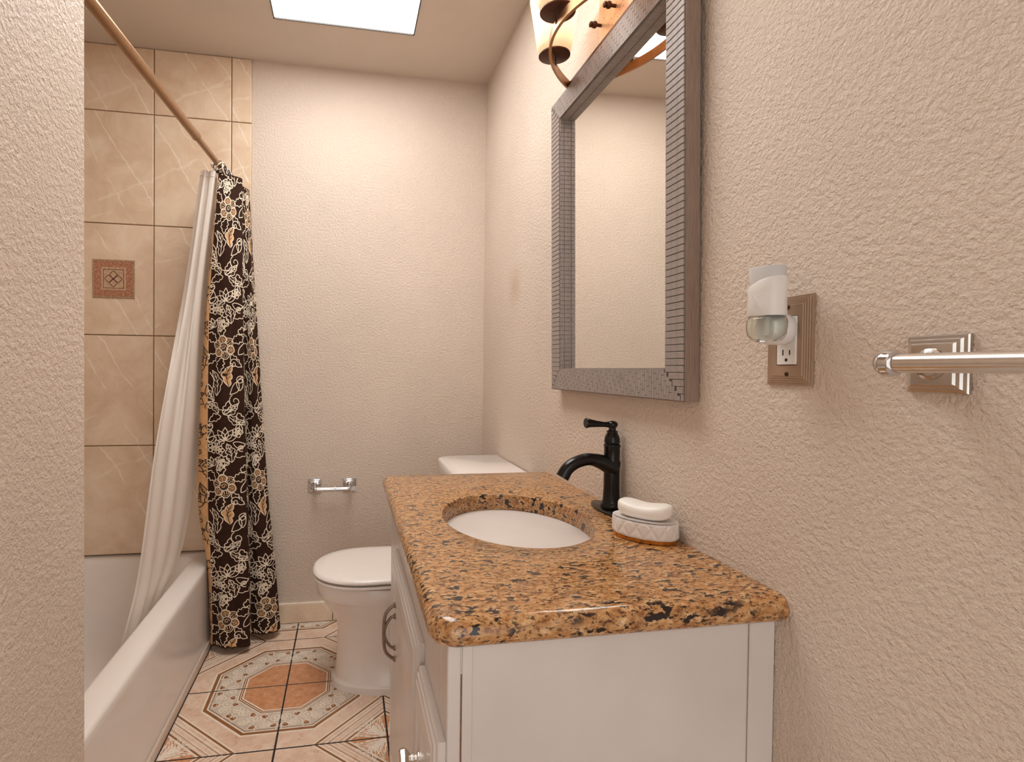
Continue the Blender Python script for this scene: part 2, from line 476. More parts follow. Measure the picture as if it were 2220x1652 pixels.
# ================================================================== STRUCTURE
# ---- floor: dark grout bed with every tile a child
fl = struct(MB().box(-1.45, 0.78, -0.9, 2.62, -0.06, -0.0010).build('floor', 'grout_floor'))
def tile_art():
    a = Art(); g = 0.0027; e = T - g
    def oct_line(r, k=0.43):
        r *= T; return [(r, g), (r, r * k), (r * k, r), (g, r)]
    def ring(r1, r2, mi, ly):
        A, B = oct_line(r1), oct_line(r2)
        for i in range(3): a.poly([A[i], B[i], B[i + 1], A[i + 1]], mi, ly)
    A = oct_line(0.41); a.poly([(g, g)] + A, 2, 0)
    for r1, r2, mi in ((0.41, 0.425, 4), (0.425, 0.437, 3), (0.437, 0.445, 4), (0.445, 0.457, 3), (0.457, 0.468, 4), (0.468, 0.72, 5),
                       (0.705, 0.714, 6), (0.72, 0.732, 4), (0.732, 0.765, 3), (0.765, 0.785, 4)): ring(r1, r2, mi, 0 if mi != 6 else 1)
    def diag(c1, c2, mi, ly=0):
        c1 *= T; c2 *= T
        lo = lambda c: (c - e, e)
        a.poly([(c1 - e, e), (e, c1 - e), (e, c2 - e), (c2 - e, e)], mi, ly)
    for c1, c2, mi in ((1.315, 1.335, 4), (1.335, 1.365, 3), (1.365, 1.385, 4), (1.425, 1.440, 4), (1.455, 1.463, 6), (1.48, 1.487, 4), (1.53, 1.538, 4), (1.55, 1.556, 6),
                       (1.58, 1.59, 4), (1.605, 1.63, 3), (1.63, 1.65, 4)): diag(c1, c2, mi)
    c = 1.66 * T; a.poly([(c - e, e), (e, c - e), (e, e)], 2, 0)
    # acanthus leaf in the far corner
    for k, ang in enumerate((-0.62, -0.38, -0.15, 0.15, 0.38, 0.62)):
        L = (0.30, 0.33, 0.30, 0.30, 0.33, 0.30)[k] * T * 0.92
        base = PI * 1.25 + ang * 1.15
        out, mid = leaf(L, 0.030 * T * 1.25, 0.12 * (1 if ang > 0 else -1), 3)
        pts = xf(out, e - 0.012 * T, e - 0.012 * T, base - PI / 2)
        pts = [(min(x, e), min(y, e)) for x, y in pts]
        for q_ in (1.0, .68, .36): a.stroke([(min(x, e), min(y, e)) for x, y in xf([(px * q_, py * (.6 + .4 * q_)) for px, py in out], e - 0.012 * T, e - 0.012 * T, base - PI / 2)], 0.0026, 4, 2)
        a.stroke(xf(mid, e - 0.012 * T, e - 0.012 * T, base - PI / 2), 0.0016, 4, 2)
    # lace scrolls and buds between the octagons, mirrored about the diagonal
    def both(fn):
        fn(lambda p: p); fn(lambda p: [(y, x) for x, y in p])
    def lace(mp):
        rm = 0.59 * T
        k = 0.43
        path = [(rm, 0.0), (rm, rm * k), ((rm + rm * k) / 2, (rm + rm * k) / 2)]
        L1 = rm * k; L2 = math.hypot(rm - (rm + rm * k) / 2, rm * k - (rm + rm * k) / 2)
        def at(s_):
            if s_ <= L1: return (rm, s_), PI / 2
            t = (s_ - L1) / L2; return (rm + (path[2][0] - rm) * t, rm * k + (path[2][1] - rm * k) * t), PI * 0.75
        tot = L1 + L2
        j = 0
        for f in (0.10, 0.30, 0.50, 0.70, 0.92):
            (x, y), d = at(tot * f)
            sg = 1 if j % 2 else -1
            nx, ny = math.cos(d - PI / 2), math.sin(d - PI / 2)
            px, py = x + nx * 0.050 * T * sg, y + ny * 0.050 * T * sg
            def clip(p): return [(max(u, g), max(v, g)) for u, v in p]
            a.stroke(mp(clip(xf(spiral(0.062 * T, 1.8), px, py, d + (0 if sg > 0 else PI)))), 0.0031, 4, 1)
            a.stroke(mp(clip(xf(spiral(0.045 * T, 1.5), px - math.cos(d) * 0.02 * T, py - math.sin(d) * 0.02 * T, d + 2.0))), 0.0022, 4, 2)
            bx, by = x - nx * 0.055 * T * sg, y - ny * 0.055 * T * sg
            bud = petal(0.082 * T, 0.030 * T)
            bp = clip(xf(bud, bx - math.cos(d) * 0.03 * T, by - math.sin(d) * 0.03 * T, d - PI / 2 + 0.5 * sg))
            a.fill(mp(bp), 3, 2); a.stroke(mp(bp), 0.0024, 4, 3)
            for q in (-0.9, 0.9):
                lf, md = leaf(0.07 * T, 0.012 * T, 0.15, 0, 10)
                a.stroke(mp(clip(xf(lf, bx - math.cos(d) * 0.03 * T, by - math.sin(d) * 0.03 * T, d - PI / 2 + 0.5 * sg + q))), 0.0015, 4, 2)
            a.stroke(mp(clip([(bx, by), ((bx + px) / 2 + nx * .01 * T, (by + py) / 2 + ny * .01 * T), (px, py)])), 0.0018, 4, 1)
            j += 1
    both(lace)
    return a
ta = tile_art()
tb = MB()
g = 0.0027
tb.box(g, T - g, g, T - g, -0.008, 0.0, 0.0012, 1, mi=0)
for pts, mi, ly in ta.items:
    tb.add([(x, y, 0.00012 + 0.00010 * ly) for x, y in pts], [tuple(range(len(pts)))], mi)
FT = ['ft_body', 'ft_body', 'ft_brown', 'ft_stripe', 'ft_white', 'ft_grey', 'ft_dark']
for q in tb.f: pass
proto = fixn(tb.build('floor_tile', FT, fl))
# faces of the print must look up
bm = bmesh.new(); bm.from_mesh(proto.data)
for f in bm.faces:
    if f.calc_center_median().z > 0.0001 and f.normal.z < 0: f.normal_flip()
bm.to_mesh(proto.data); bm.free()
tile_me = proto.data
first = True
for i in range(-4, 3):
    for j in range(-7, 2):
        # medallions are centred where even grid lines cross
        ox, oy = XG + i * T, YB + j * T
        ei, ej = i % 2 == 0, j % 2 == 0
        if ei and ej: loc, rz = (ox, oy), 0
        elif (not ei) and ej: loc, rz = (ox + T, oy), PI / 2
        elif (not ei) and (not ej): loc, rz = (ox + T, oy + T), PI
        else: loc, rz = (ox, oy + T), -PI / 2
        if first:
            proto.location = (*loc, 0); proto.rotation_euler = (0, 0, rz); first = False
        else: inst('floor_tile', tile_me, fl, (*loc, 0), rz)

# ---- walls
def wallbox(name, x0, x1, y0, y1, z0, z1, mat='wall', bev=0.0):
    return struct(MB().box(x0, x1, y0, y1, z0, z1, bev).build(name, mat))
wall_back = wallbox('wall_back', -1.42, XW + 0.12, YF, YF + 0.12, 0, ZC)
wallbox('wall_right', XW, XW + 0.12, -0.9, YF, 0, ZC)
wl = MB(); wl.loft([rrect(-0.53, WX, -0.9, WY, 0.006, z, 4, (0.008, 0.004, 0.001, 0.001)) for z in (0, ZC)])
struct(wl.build('wall_left', 'wall', smooth=40))
wallbox('wall_tub_side', -1.42, -1.302, 0.84, YF, 0, ZC)
wallbox('wall_tub_end', -1.302, -0.53, 0.84, WY - 0.002, 0, ZC)
# ceiling with the skylight opening
PX0, PX1, PY0, PY1 = -0.283, 0.250, 0.94, 2.163
cm = MB()
cm.box(-1.42, PX0, -0.9, YF + 0.12, ZC, ZC + 0.1); cm.box(PX1, XW + 0.12, -0.9, YF + 0.12, ZC, ZC + 0.1)
cm.box(PX0, PX1, -0.9, PY0, ZC, ZC + 0.1); cm.box(PX0, PX1, PY1, YF + 0.12, ZC, ZC + 0.1)
ceil = struct(cm.build('ceiling', 'ceiling'))
wallbox('wall_front', WX, XW, -0.9, -0.8, 2.05, ZC)

sk = thing('ceiling_light', ((PX0 + PX1) / 2, (PY0 + PY1) / 2, ZC), 'bright white rectangular skylight panel set flush in the ceiling', 'skylight')
d = MB(); d.box(PX0 + 0.004, PX1 - 0.004, PY0 + 0.004, PY1 - 0.004, ZC + 0.004, ZC + 0.012); d.build('diffuser', 'panel', sk)
d = MB()
for (a, b, c, e) in ((PX0, PX0 + 0.004, PY0, PY1), (PX1 - 0.004, PX1, PY0, PY1), (PX0 + .004, PX1 - .004, PY0, PY0 + 0.004), (PX0 + .004, PX1 - .004, PY1 - 0.004, PY1)):
    d.box(a, b, c, e, ZC - 0.0015, ZC + 0.012)
d.build('rim', 'panel_frame', sk)

# ---- wall tiles over the tub (children of the back wall), recessed joints
TT = 0.009
MB().box(-1.30, -0.4105, YF - 0.004, YF - 0.0002, 0.30, ZC - 0.001).build('grout_bed', 'grout_wall', wall_back)
cols = [(-1.302, -1.1025), (-1.1025, -0.797), (-0.797, -0.492), (-0.492, -0.409)]
rows = [(2.1694, 2.44), (1.7109, 2.1694), (1.2524, 1.7109), (0.794, 1.2524), (0.3395, 0.794)]
meshes = {}
for ci, (x0, x1) in enumerate(cols):
    for ri, (z0, z1) in enumerate(rows):
        wdt, hgt = round(x1 - x0, 4), round(z1 - z0, 4)
        key = (wdt, hgt)
        if key not in meshes:
            b = MB(); gg = 0.0019
            b.stepped((0, 0, 0), (1, 0, 0), (0, 0, 1), (0, -1, 0), wdt - 2 * gg, hgt - 2 * gg, [(0, 0), (0, TT - 0.002), (0.0007, TT - 0.0006), (0.002, TT)])
            o = fixn(b.build('wall_tile', 'wall_tile', wall_back, local=True)); meshes[key] = o.data
            o.location = ((x0 + x1) / 2, YF - 0.0005, (z0 + z1) / 2)
        else:
            inst('wall_tile', meshes[key], wall_back, ((x0 + x1) / 2, YF - 0.0005, (z0 + z1) / 2))
# decorative insert
dx, dz = -0.949, 1.483; ds = 0.158
b = MB(); yy = YF - TT - 0.0005
b.stepped((dx, yy, dz), (1, 0, 0), (0, 0, 1), (0, -1, 0), ds, ds, [(0, 0), (0, 0.002), (0.002, 0.0045), (0.005, 0.0045), (0.008, 0.003)])
deco = fixn(b.build('accent_tile', ['deco_brown'], wall_back)); deco['label'] = 'rust coloured relief accent tile with a flower'
b = MB()
b.stepped((dx, yy, dz), (1, 0, 0), (0, 0, 1), (0, -1, 0), 0.146, 0.146, [(0, 0.003), (0, 0.0036), (0.001, 0.0042), (0.024, 0.0036)]); fixn(b.build('ornament_border', 'deco_red', deco))
b = MB()
b.stepped((dx, yy, dz), (1, 0, 0), (0, 0, 1), (0, -1, 0), 0.094, 0.094, [(0, 0.0034), (0, 0.0046), (0.002, 0.0054), (0.006, 0.0054), (0.008, 0.0042)]); fixn(b.build('rope_border', 'deco_tan', deco))
b = MB()
b.stepped((dx, yy, dz), (1, 0, 0), (0, 0, 1), (0, -1, 0), 0.080, 0.080, [(0, 0.0036), (0.0002, 0.0043)]); fixn(b.build('border_line', 'deco_dark', deco))
b = MB()
b.stepped((dx, yy, dz), (1, 0, 0), (0, 0, 1), (0, -1, 0), 0.074, 0.074, [(0, 0.004), (0.0005, 0.0050)]); fixn(b.build('centre_panel', 'deco_tan', deco))
for k in range(4):
    pp = petal(0.030, 0.0145)
    pts = xf(pp, dx, dz, k * PI / 2)
    pts = [(x + (0.003 * (-math.sin(k * PI / 2))), z + 0.003 * math.cos(k * PI / 2)) for x, z in pts]
    b = MB(); b.tube([(x, yy - 0.0052, z) for x, z in pts], 0.0013, 6); b.build('petal', 'deco_dark', deco, smooth=60)
b = MB(); b.sphere((dx, yy - 0.005, dz), 0.004, 10, 6); b.build('flower_centre', 'deco_dark', deco, smooth=60)

# ---- tiled baseboard on the back wall
bb = struct(MB().box(-0.538, XW - 0.0005, YF - 0.006, YF - 0.0005, 0.0, 0.080).build('baseboard_back', 'grout_wall'))
for x0, x1 in ((-0.538, -0.360), (-0.360, -0.0555), (-0.0555, 0.2495), (0.2495, XW - 0.0005)):
    b = MB(); w_, c_ = x1 - x0 - 0.003, (x0 + x1) / 2
    b.stepped((c_, YF - 0.005, 0.0436), (1, 0, 0), (0, 0, 1), (0, -1, 0), w_, 0.083, [(0, 0), (0, 0.006), (0.001, 0.0075), (0.003, 0.008)])
    fixn(b.build('skirting_tile', 'wall_tile', bb))
MB().box(-0.538, XW - 0.0005, YF - 0.012, YF - 0.0005, 0.0853, 0.0885, 0.001, 1).build('cap_strip', 'ft_white', bb)

# ================================================================== BATHTUB
tub = thing('bathtub', ((TUBX0 + TUBX1) / 2, 1.72, 0), 'white enamel alcove bathtub with a smooth apron below the curtain', 'bathtub')
b = MB(); X0, X1, Y0, Y1 = TUBX0, TUBX1, WY + 0.002, YF - 0.0005
rings = [rrect(X0, X1, Y0, Y1, 0.004, 0.0), rrect(X0, X1, Y0, Y1, 0.004, TUBZ - 0.03), rrect(X0, X1 , Y0, Y1, 0.006, TUBZ - 0.012),
         rrect(X0 + .001, X1 - .004, Y0 + .001, Y1 - .001, 0.008, TUBZ - 0.003), rrect(X0 + .003, X1 - 0.012, Y0 + .003, Y1 - .003, 0.012, TUBZ)]
def basin(dl, dr, dn, df, r, z): return rrect(X0 + dl, X1 - dr, Y0 + dn, Y1 - df, r, z)
rings += [basin(.05, .072, .07, .055, .07, TUBZ), basin(.055, .080, .077, .060, .07, TUBZ - .003), basin(.060, .085, .082, .066, .07, TUBZ - .010),
          basin(.066, .090, .09, .075, .075, TUBZ - .03), basin(.085, .110, .13, .10, .09, .20), basin(.11, .135, .18, .13, .10, .11), basin(.15, .18, .24, .18, .11, .075), basin(.22, .25, .34, .27, .10, .068)]
b.loft(rings); fixn(b.build('tub_shell', 'tub', tub, smooth=50))
b = MB(); b.box(X1 + 0.0002, X1 + 0.010, Y0, Y1 - 0.0145, 0.0, 0.034, 0.003, 2); b.build('base_strip', 'strip', tub)

b = MB(); b.box(X1 + 0.0102, X1 + 0.0125, Y0, Y1 - 0.0145, 0.0003, 0.0022); b.build('grout_line', 'grout_floor', tub)

# ================================================================== CURTAIN ROD, LINER, CURTAIN
RZ = 1.900
def rodx(y): return -0.545 + (y - 1.276) * (0.057 / 1.0)
rod = thing('curtain_rod', (rodx(1.7), 1.7, RZ), 'bronze telescoping shower curtain rod running above the bathtub', 'curtain rod')
b = MB(); b.tube([(rodx(WY + .012), WY + .012, RZ), (rodx(1.97), 1.97, RZ)], 0.0142, 24); b.tube([(rodx(1.965), 1.965, RZ), (rodx(1.972), 1.972, RZ)], 0.0150, 24)
b.build('outer_tube', 'rod', rod, smooth=40)
b = MB(); b.tube([(rodx(1.97), 1.97, RZ), (rodx(2.455), 2.455, RZ)], 0.0112, 24); b.build('inner_tube', 'rod', rod, smooth=40)
for y0, sg in ((WY + 0.0005, 1), (YF - TT - 0.001, -1)):
    b = MB(); b.lathe([(0.028, 0), (0.028, 0.004), (0.020, 0.012), (0.0165, 0.022), (0.0165, 0.030)], 24, (rodx(y0), y0, RZ), (0, sg, 0)); fixn(b.build('end_flange', 'rod', rod, smooth=40))

def ruled(keys, per=14):
    """keys: list of (z, [(x,y),...]) from top to bottom -> function P(s, z) and total bottom length"""
    ks = [(z, crom([(x, y, 0) for x, y in pl], per)) for z, pl in keys]
    n = len(ks[0][1])
    def at(i_f, z):
        i0 = max(0, min(int(i_f), n - 2)); t = i_f - i0
        for k in range(len(ks) - 1):
            za, A = ks[k]; zb, Bb = ks[k + 1]
            if z >= zb or k == len(ks) - 2:
                f = (za - z) / (za - zb); f = max(-0.2, min(1.2, f))
                # smooth in z with neighbours
                A0 = ks[k - 1][1] if k > 0 else None; B1 = ks[k + 2][1] if k + 2 < len(ks) else None
                def pt(c): return c[i0] * (1 - t) + c[i0 + 1] * t
                p1, p2 = pt(A), pt(Bb)
                m1 = (p2 - pt(A0)) / (ks[k - 1][0] - zb) * (za - zb) if A0 else (p2 - p1)
                m2 = (pt(B1) - p1) / (za - ks[k + 2][0]) * (za - zb) if B1 else (p2 - p1)
                h = (2 * f ** 3 - 3 * f ** 2 + 1) * p1 + (f ** 3 - 2 * f ** 2 + f) * m1 + (-2 * f ** 3 + 3 * f ** 2) * p2 + (f ** 3 - f ** 2) * m2
                return Vector((h.x, h.y, z))
    return at, n

# --- brown patterned curtain
CK = [(1.862, [(-.488, 2.27), (-.485, 2.205), (-.447, 2.222), (-.412, 2.25), (-.418, 2.30), (-.426, 2.335), (-.416, 2.37), (-.408, 2.395), (-.414, 2.43), (-.44, 2.455)]),
      (1.36, [(-.538, 2.235), (-.515, 2.21), (-.457, 2.192), (-.405, 2.205), (-.406, 2.26), (-.418, 2.30), (-.392, 2.305), (-.373, 2.31), (-.375, 2.37), (-.40, 2.44)]),
      (0.60, [(-.566, 2.255), (-.524, 2.225), (-.457, 2.20), (-.388, 2.212), (-.384, 2.26), (-.398, 2.31), (-.362, 2.308), (-.328, 2.318), (-.326, 2.38), (-.36, 2.44)]),
      (0.35, [(-.5365, 2.275), (-.516, 2.242), (-.452, 2.214), (-.382, 2.220), (-.377, 2.265), (-.392, 2.318), (-.348, 2.313), (-.304, 2.325), (-.301, 2.385), (-.335, 2.44)]),
      (0.03, [(-.528, 2.31), (-.512, 2.258), (-.447, 2.224), (-.377, 2.228), (-.370, 2.27), (-.386, 2.325), (-.334, 2.318), (-.279, 2.331), (-.276, 2.39), (-.31, 2.44)])]
at, n = ruled(CK)
# cloth coordinate: arc length at the hem
hem = [at(i, 0.3) for i in range(n)]; arc = [0]
for i in range(1, n): arc.append(arc[-1] + (hem[i] - hem[i - 1]).length)
def u2i(u):
    if u <= 0: return 0.0
    for i in range(1, n):
        if arc[i] >= u: return i - 1 + (u - arc[i - 1]) / max(1e-9, arc[i] - arc[i - 1])
    return n - 1.0
ZT, ZB = 1.862, 0.03
def ztop(u): return ZT
def wave(u, z):
    a = 0.0035 * math.sin(u * 78 + 0.7 * math.sin(z * 3)) * min(1, (1.9 - z) * 1.5)
    return a
def cpt(u, z, off=0.0):
    i = u2i(u); p = at(i, z)
    d = at(min(i + 0.6, n - 1), z) - at(max(i - 0.6, 0), z)
    nrm = Vector((d.y, -d.x, 0)).normalized()   # faces the room
    return p + nrm * (wave(u, z) + off)
curtain = thing('shower_curtain', (rodx(2.3), 2.3, RZ), 'dark brown shower curtain printed with cream and tan flowers', 'curtain')
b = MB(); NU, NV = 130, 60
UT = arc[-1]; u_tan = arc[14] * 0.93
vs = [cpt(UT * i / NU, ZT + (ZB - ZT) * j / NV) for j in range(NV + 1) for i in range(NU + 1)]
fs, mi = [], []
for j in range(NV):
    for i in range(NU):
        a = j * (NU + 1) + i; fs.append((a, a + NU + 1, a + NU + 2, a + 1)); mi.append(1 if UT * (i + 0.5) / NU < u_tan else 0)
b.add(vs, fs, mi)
PU, PV = arc[int(14 * 6.45)] - (arc[14] + (arc[14 * 3] - arc[14]) * 0.48), 0.53
def motif(a, cx, cy, rnd):
    """one repeat of the floral print, big flower at (cx, cy)"""
    C, TN, DK = 2, 1, 3
    wl = 0.0031
    def blossom(x, y, r, filled):
        for k in range(6):
            an = k * PI / 3 + 0.2
            pt = xf(petal(r * 0.78, r * 0.36, 10, 0.12), x + math.cos(an + PI / 2) * r * 0.24, y + math.sin(an + PI / 2) * r * 0.24, an)
            if filled and k % 2 == 0: a.fill(pt, TN, 1)
            a.stroke(pt, wl, C, 2)
            tn = filled and k % 2 == 0
            a.stroke(xf(petal(r * 0.52, r * 0.22, 10, 0.15), x + math.cos(an + PI / 2) * r * 0.34, y + math.sin(an + PI / 2) * r * 0.34, an), 0.0026, DK if tn else TN, 3)
            for q in (-0.2, 0.2):
                l0, l1 = r * 0.42, r * 0.66
                a.stroke([(x + math.cos(an + PI / 2 + q) * l0, y + math.sin(an + PI / 2 + q) * l0), (x + math.cos(an + PI / 2 + q * .55) * l1, y + math.sin(an + PI / 2 + q * .55) * l1)], 0.0022, DK if tn else C, 3)
        circ = [(x + r * 0.34 * math.cos(t * PI / 8), y + r * 0.34 * math.sin(t * PI / 8)) for t in range(17)]
        a.fill(circ[:-1], DK, 3); a.stroke(circ, wl, C, 4)
        a.stroke(xf(spiral(r * 0.2, 1.2, 14), x, y), 0.003, TN, 4)
    def lf(x, y, L, wd, ang, bend=0.1, lobes=0, fillm=None, veins=True):
        o, mid = leaf(L, wd, bend, lobes); o = xf(o, x, y, ang); mid = xf(mid, x, y, ang)
        if fillm is not None: a.fill(o, fillm, 1)
        a.stroke(o + [o[0]], wl, C, 2)
        if veins:
            a.stroke(mid[:-3], 0.0026, C if fillm is None else DK, 3)
            for k in (11, 17, 23):
                for sg in (-1, 1):
                    v0 = mid[k]; aa = ang + PI / 2 + sg * 0.6
                    a.stroke([v0, (v0[0] + wd * 0.8 * math.cos(aa), v0[1] + wd * 0.8 * math.sin(aa))], 0.0022, C if fillm is None else DK, 3)
    def curl(x, y, r, ang, fx=1): a.stroke(xf(spiral(r, 1.3), x, y, ang, 1, fx), wl, C, 2)
    def stem(pts): a.stroke([(p.x, p.y) for p in crom([(x, y, 0) for x, y in pts], 6)], wl, C, 2)
    blossom(cx, cy, 0.050, True)
    for ang, L in ((1.05, .062), (-1.0, .060), (2.3, .066), (-2.35, .064), (PI - .15, .060), (0.25, .058)):
        lf(cx - math.sin(ang) * 0.040, cy + math.cos(ang) * 0.040, L, 0.017, ang, 0.10, 3, None, False)
    # tan paisley leaf below the flower
    lf(cx + 0.020, cy - 0.150, 0.085, 0.021, -0.25, -0.22, 2, TN)
    curl(cx + 0.040, cy - 0.062, 0.020, 0.4)
    lf(cx - 0.030, cy - 0.185, 0.10, 0.020, 0.28, 0.18, 2)
    stem([(cx - 0.062, cy - 0.095), (cx - 0.045, cy - 0.13), (cx - 0.055, cy - 0.19), (cx - 0.02, cy - 0.235), (cx + 0.03, cy - 0.235)])
    curl(cx + 0.045, cy - 0.205, 0.026, 2.0); curl(cx - 0.062, cy - 0.225, 0.018, 0.6, -1)
    for k, (ox, oy, ang, L) in enumerate(((0.0, -0.255, -0.9, .07), (0.0, -0.255, -0.3, .055), (-0.02, -0.25, 0.9, .065), (-0.01, -0.262, 2.0, .06), (0.015, -0.262, -1.9, .07), (0.055, -0.25, -2.6, .055))):
        lf(cx + ox, cy + oy, L, 0.015, ang, 0.12, 2, None, k % 2 == 0)
    # small lily and two roses
    lx, ly = cx + 0.005, cy - 0.335
    for ang in (-1.25, -0.65, 0.0, 0.65, 1.25): lf(lx, ly - 0.018, 0.048, 0.0115, ang, 0, 0, None, False)
    lf(lx - 0.003, ly - 0.02, 0.05, 0.014, 2.4, 0.2, 2, None, True)
    for (ox, oy, r) in ((-0.048, -0.385, 0.019), (-0.015, -0.392, 0.016), (0.052, -0.325, 0.018)):
        for k in range(5):
            an = k * 2 * PI / 5; a.stroke(xf(petal(r * 0.8, r * 0.42, 8), cx + ox + math.cos(an) * r * 0.35, cy + oy + math.sin(an) * r * 0.35, an - PI / 2), 0.003, C, 2)
        a.stroke(xf(spiral(r * 0.36, 1.4, 14), cx + ox, cy + oy), 0.003, C, 3)
    for ang in (0.2, 0.9, 1.6, -0.5): lf(cx - 0.052, cy - 0.455, 0.036, 0.009, ang, 0.1, 0, None, False)
    for k, (ox, oy, ang, L) in enumerate(((0.03, -0.44, 0.3, .075), (0.045, -0.42, -0.7, .07), (0.02, -0.445, 1.3, .06), (0.06, -0.47, -1.4, .05))):
        lf(cx + ox, cy + oy, L, 0.019, ang, 0.1, 3, None, k % 2 == 0)
    for k, (ox, oy, ang, L, wd) in enumerate(((-.066, -.045, .5, .06, .014), (.062, -.028, -.4, .055, .013), (.058, -.13, 2.5, .06, .014), (-.07, -.14, -2.7, .07, .015), (.064, -.165, -.25, .055, .012),
            (-.05, -.30, 2.3, .06, .014), (.06, -.29, 2.8, .05, .013), (.035, -.365, -1.7, .05, .012), (-.03, -.345, 1.7, .045, .012), (0.0, -.425, 2.9, .05, .013), (-.03, -.47, -1.0, .055, .013), (-.065, -.365, -.2, .05, .012))):
        lf(cx + ox, cy + oy, L, wd, ang, .12 * (1 if k % 2 else -1), 0, None, k % 3 == 0)
    hx_ = PU / 2
    for (sy_, flip) in ((-.055, 1), (-.185, -1), (-.315, 1), (-.445, -1)):
        for k, (ang, L, wd) in enumerate(((0.0, .058, .013), (.75, .05, .012), (-.75, .05, .012), (1.7, .042, .011), (-1.7, .042, .011))):
            lf(cx + hx_, cy + sy_ - .02, L, wd, ang + .25 * flip, .14 * flip, 2 if k < 3 else 0, TN if (k == 0 and flip > 0) else None, k < 3)
        curl(cx + hx_ + .018 * flip, cy + sy_ - .052, .018, 1.2 * flip, flip)
        curl(cx + hx_ - .024 * flip, cy + sy_ + .045, .013, 2.2, -flip)
    curl(cx + 0.066, cy - 0.125, 0.017, 1.0); curl(cx - 0.06, cy - 0.30, 0.017, 3.0); curl(cx + 0.065, cy - 0.385, 0.014, 2.0, -1)
art = Art()
u_mid = arc[14] + (arc[14 * 3] - arc[14]) * 0.48
for ku in range(-2, 3):
    for kv in range(-1, 5):
        motif(art, u_mid + ku * PU, 1.73 - kv * PV, random)
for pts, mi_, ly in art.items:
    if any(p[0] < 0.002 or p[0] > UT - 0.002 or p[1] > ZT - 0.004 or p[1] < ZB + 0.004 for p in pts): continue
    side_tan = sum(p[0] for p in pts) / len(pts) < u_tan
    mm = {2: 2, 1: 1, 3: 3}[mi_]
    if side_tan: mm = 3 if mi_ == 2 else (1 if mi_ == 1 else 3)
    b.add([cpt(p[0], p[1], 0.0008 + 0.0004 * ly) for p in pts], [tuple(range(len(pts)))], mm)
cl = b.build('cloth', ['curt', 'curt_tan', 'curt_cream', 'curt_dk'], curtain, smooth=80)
# hooks and ties bunched on the rod
for k in range(7):
    y = 2.215 + 0.031 * k
    b = MB(); R = 0.0215; x0 = rodx(y)
    b.tube([(x0 + R * math.cos(t * PI / 10), y + 0.012 * math.sin(t * PI / 10 + k), RZ - 0.006 + R * math.sin(t * PI / 10)) for t in range(21)], 0.0021, 8)
    for q in range(4):
        an = q * PI / 2 + k; b.sphere((x0 + R * math.cos(an), y + 0.012 * math.sin(an + k), RZ - 0.006 + R * math.sin(an)), 0.0042, 8, 6)
    b.build('curtain_ring', 'curt_dk' if k % 2 else 'chrome', curtain, smooth=60)
for k in range(6):
    y = 2.205 + 0.03 * k; x0 = rodx(y)
    b = MB(); b.tube([tuple(p) for p in crom([(x0 - .012, y + .006, RZ - .03), (x0 + .006, y - .01, RZ - .012), (x0 + .020, y + .004, RZ + .004), (x0 + .022, y - .012, RZ - .02), (x0 + .03, y - .004, RZ - .045)], 6)], 0.0019, 6)
    b.build('tie', 'curt_cream' if k % 2 == 0 else 'curt_dk', curtain, smooth=60)

# --- white liner hanging inside the tub
LK = [(1.866, [(-.548, 2.205), (-.532, 2.195), (-.520, 2.21), (-.508, 2.195), (-.496, 2.203), (-.497, 2.235)]),
      (1.39, [(-.605, 2.19), (-.588, 2.17), (-.572, 2.20), (-.560, 2.185), (-.551, 2.215), (-.558, 2.32)]),
      (0.87, [(-.636, 1.985), (-.622, 2.02), (-.612, 2.09), (-.592, 2.12), (-.582, 2.19), (-.580, 2.32)]),
      (0.45, [(-.652, 1.865), (-.650, 1.93), (-.640, 1.99), (-.628, 2.06), (-.616, 2.13), (-.610, 2.23)]),
      (0.29, [(-.664, 1.775), (-.668, 1.86), (-.660, 1.93), (-.664, 2.00), (-.656, 2.06), (-.654, 2.13)]),
      (0.17, [(-.690, 1.73), (-.694, 1.82), (-.686, 1.90), (-.690, 1.97), (-.684, 2.03), (-.684, 2.09)])]
at2, n2 = ruled(LK)
liner = thing('shower_liner', (-0.53, 2.2, RZ), 'plain white translucent shower liner tucked inside the bathtub', 'shower liner')
b = MB(); NU, NV = 70, 60; vs = []
for j in range(NV + 1):
    z = 1.866 + (0.17 - 1.866) * j / NV
    for i in range(NU + 1):
        q = (n2 - 1) * i / NU; p = at2(q, z); dd = at2(min(q + .5, n2 - 1), z) - at2(max(q - .5, 0), z)
        nr = Vector((dd.y, -dd.x, 0)).normalized()
        vs.append(p + nr * 0.004 * math.sin(i / NU * 24 + z * 1.2) * (0.4 + 0.6 * min(1, (1.9 - z))))
b.add(vs, [(j * (NU + 1) + i, j * (NU + 1) + i + 1, (j + 1) * (NU + 1) + i + 1, (j + 1) * (NU + 1) + i) for j in range(NV) for i in range(NU)])
b.build('vinyl_sheet', 'liner', liner, smooth=80)
b = MB(); b.tube([tuple(at2((n2 - 1) * i / 40, 1.845)) for i in range(41)], 0.0022, 8); b.build('top_hem', 'liner', liner, smooth=60)

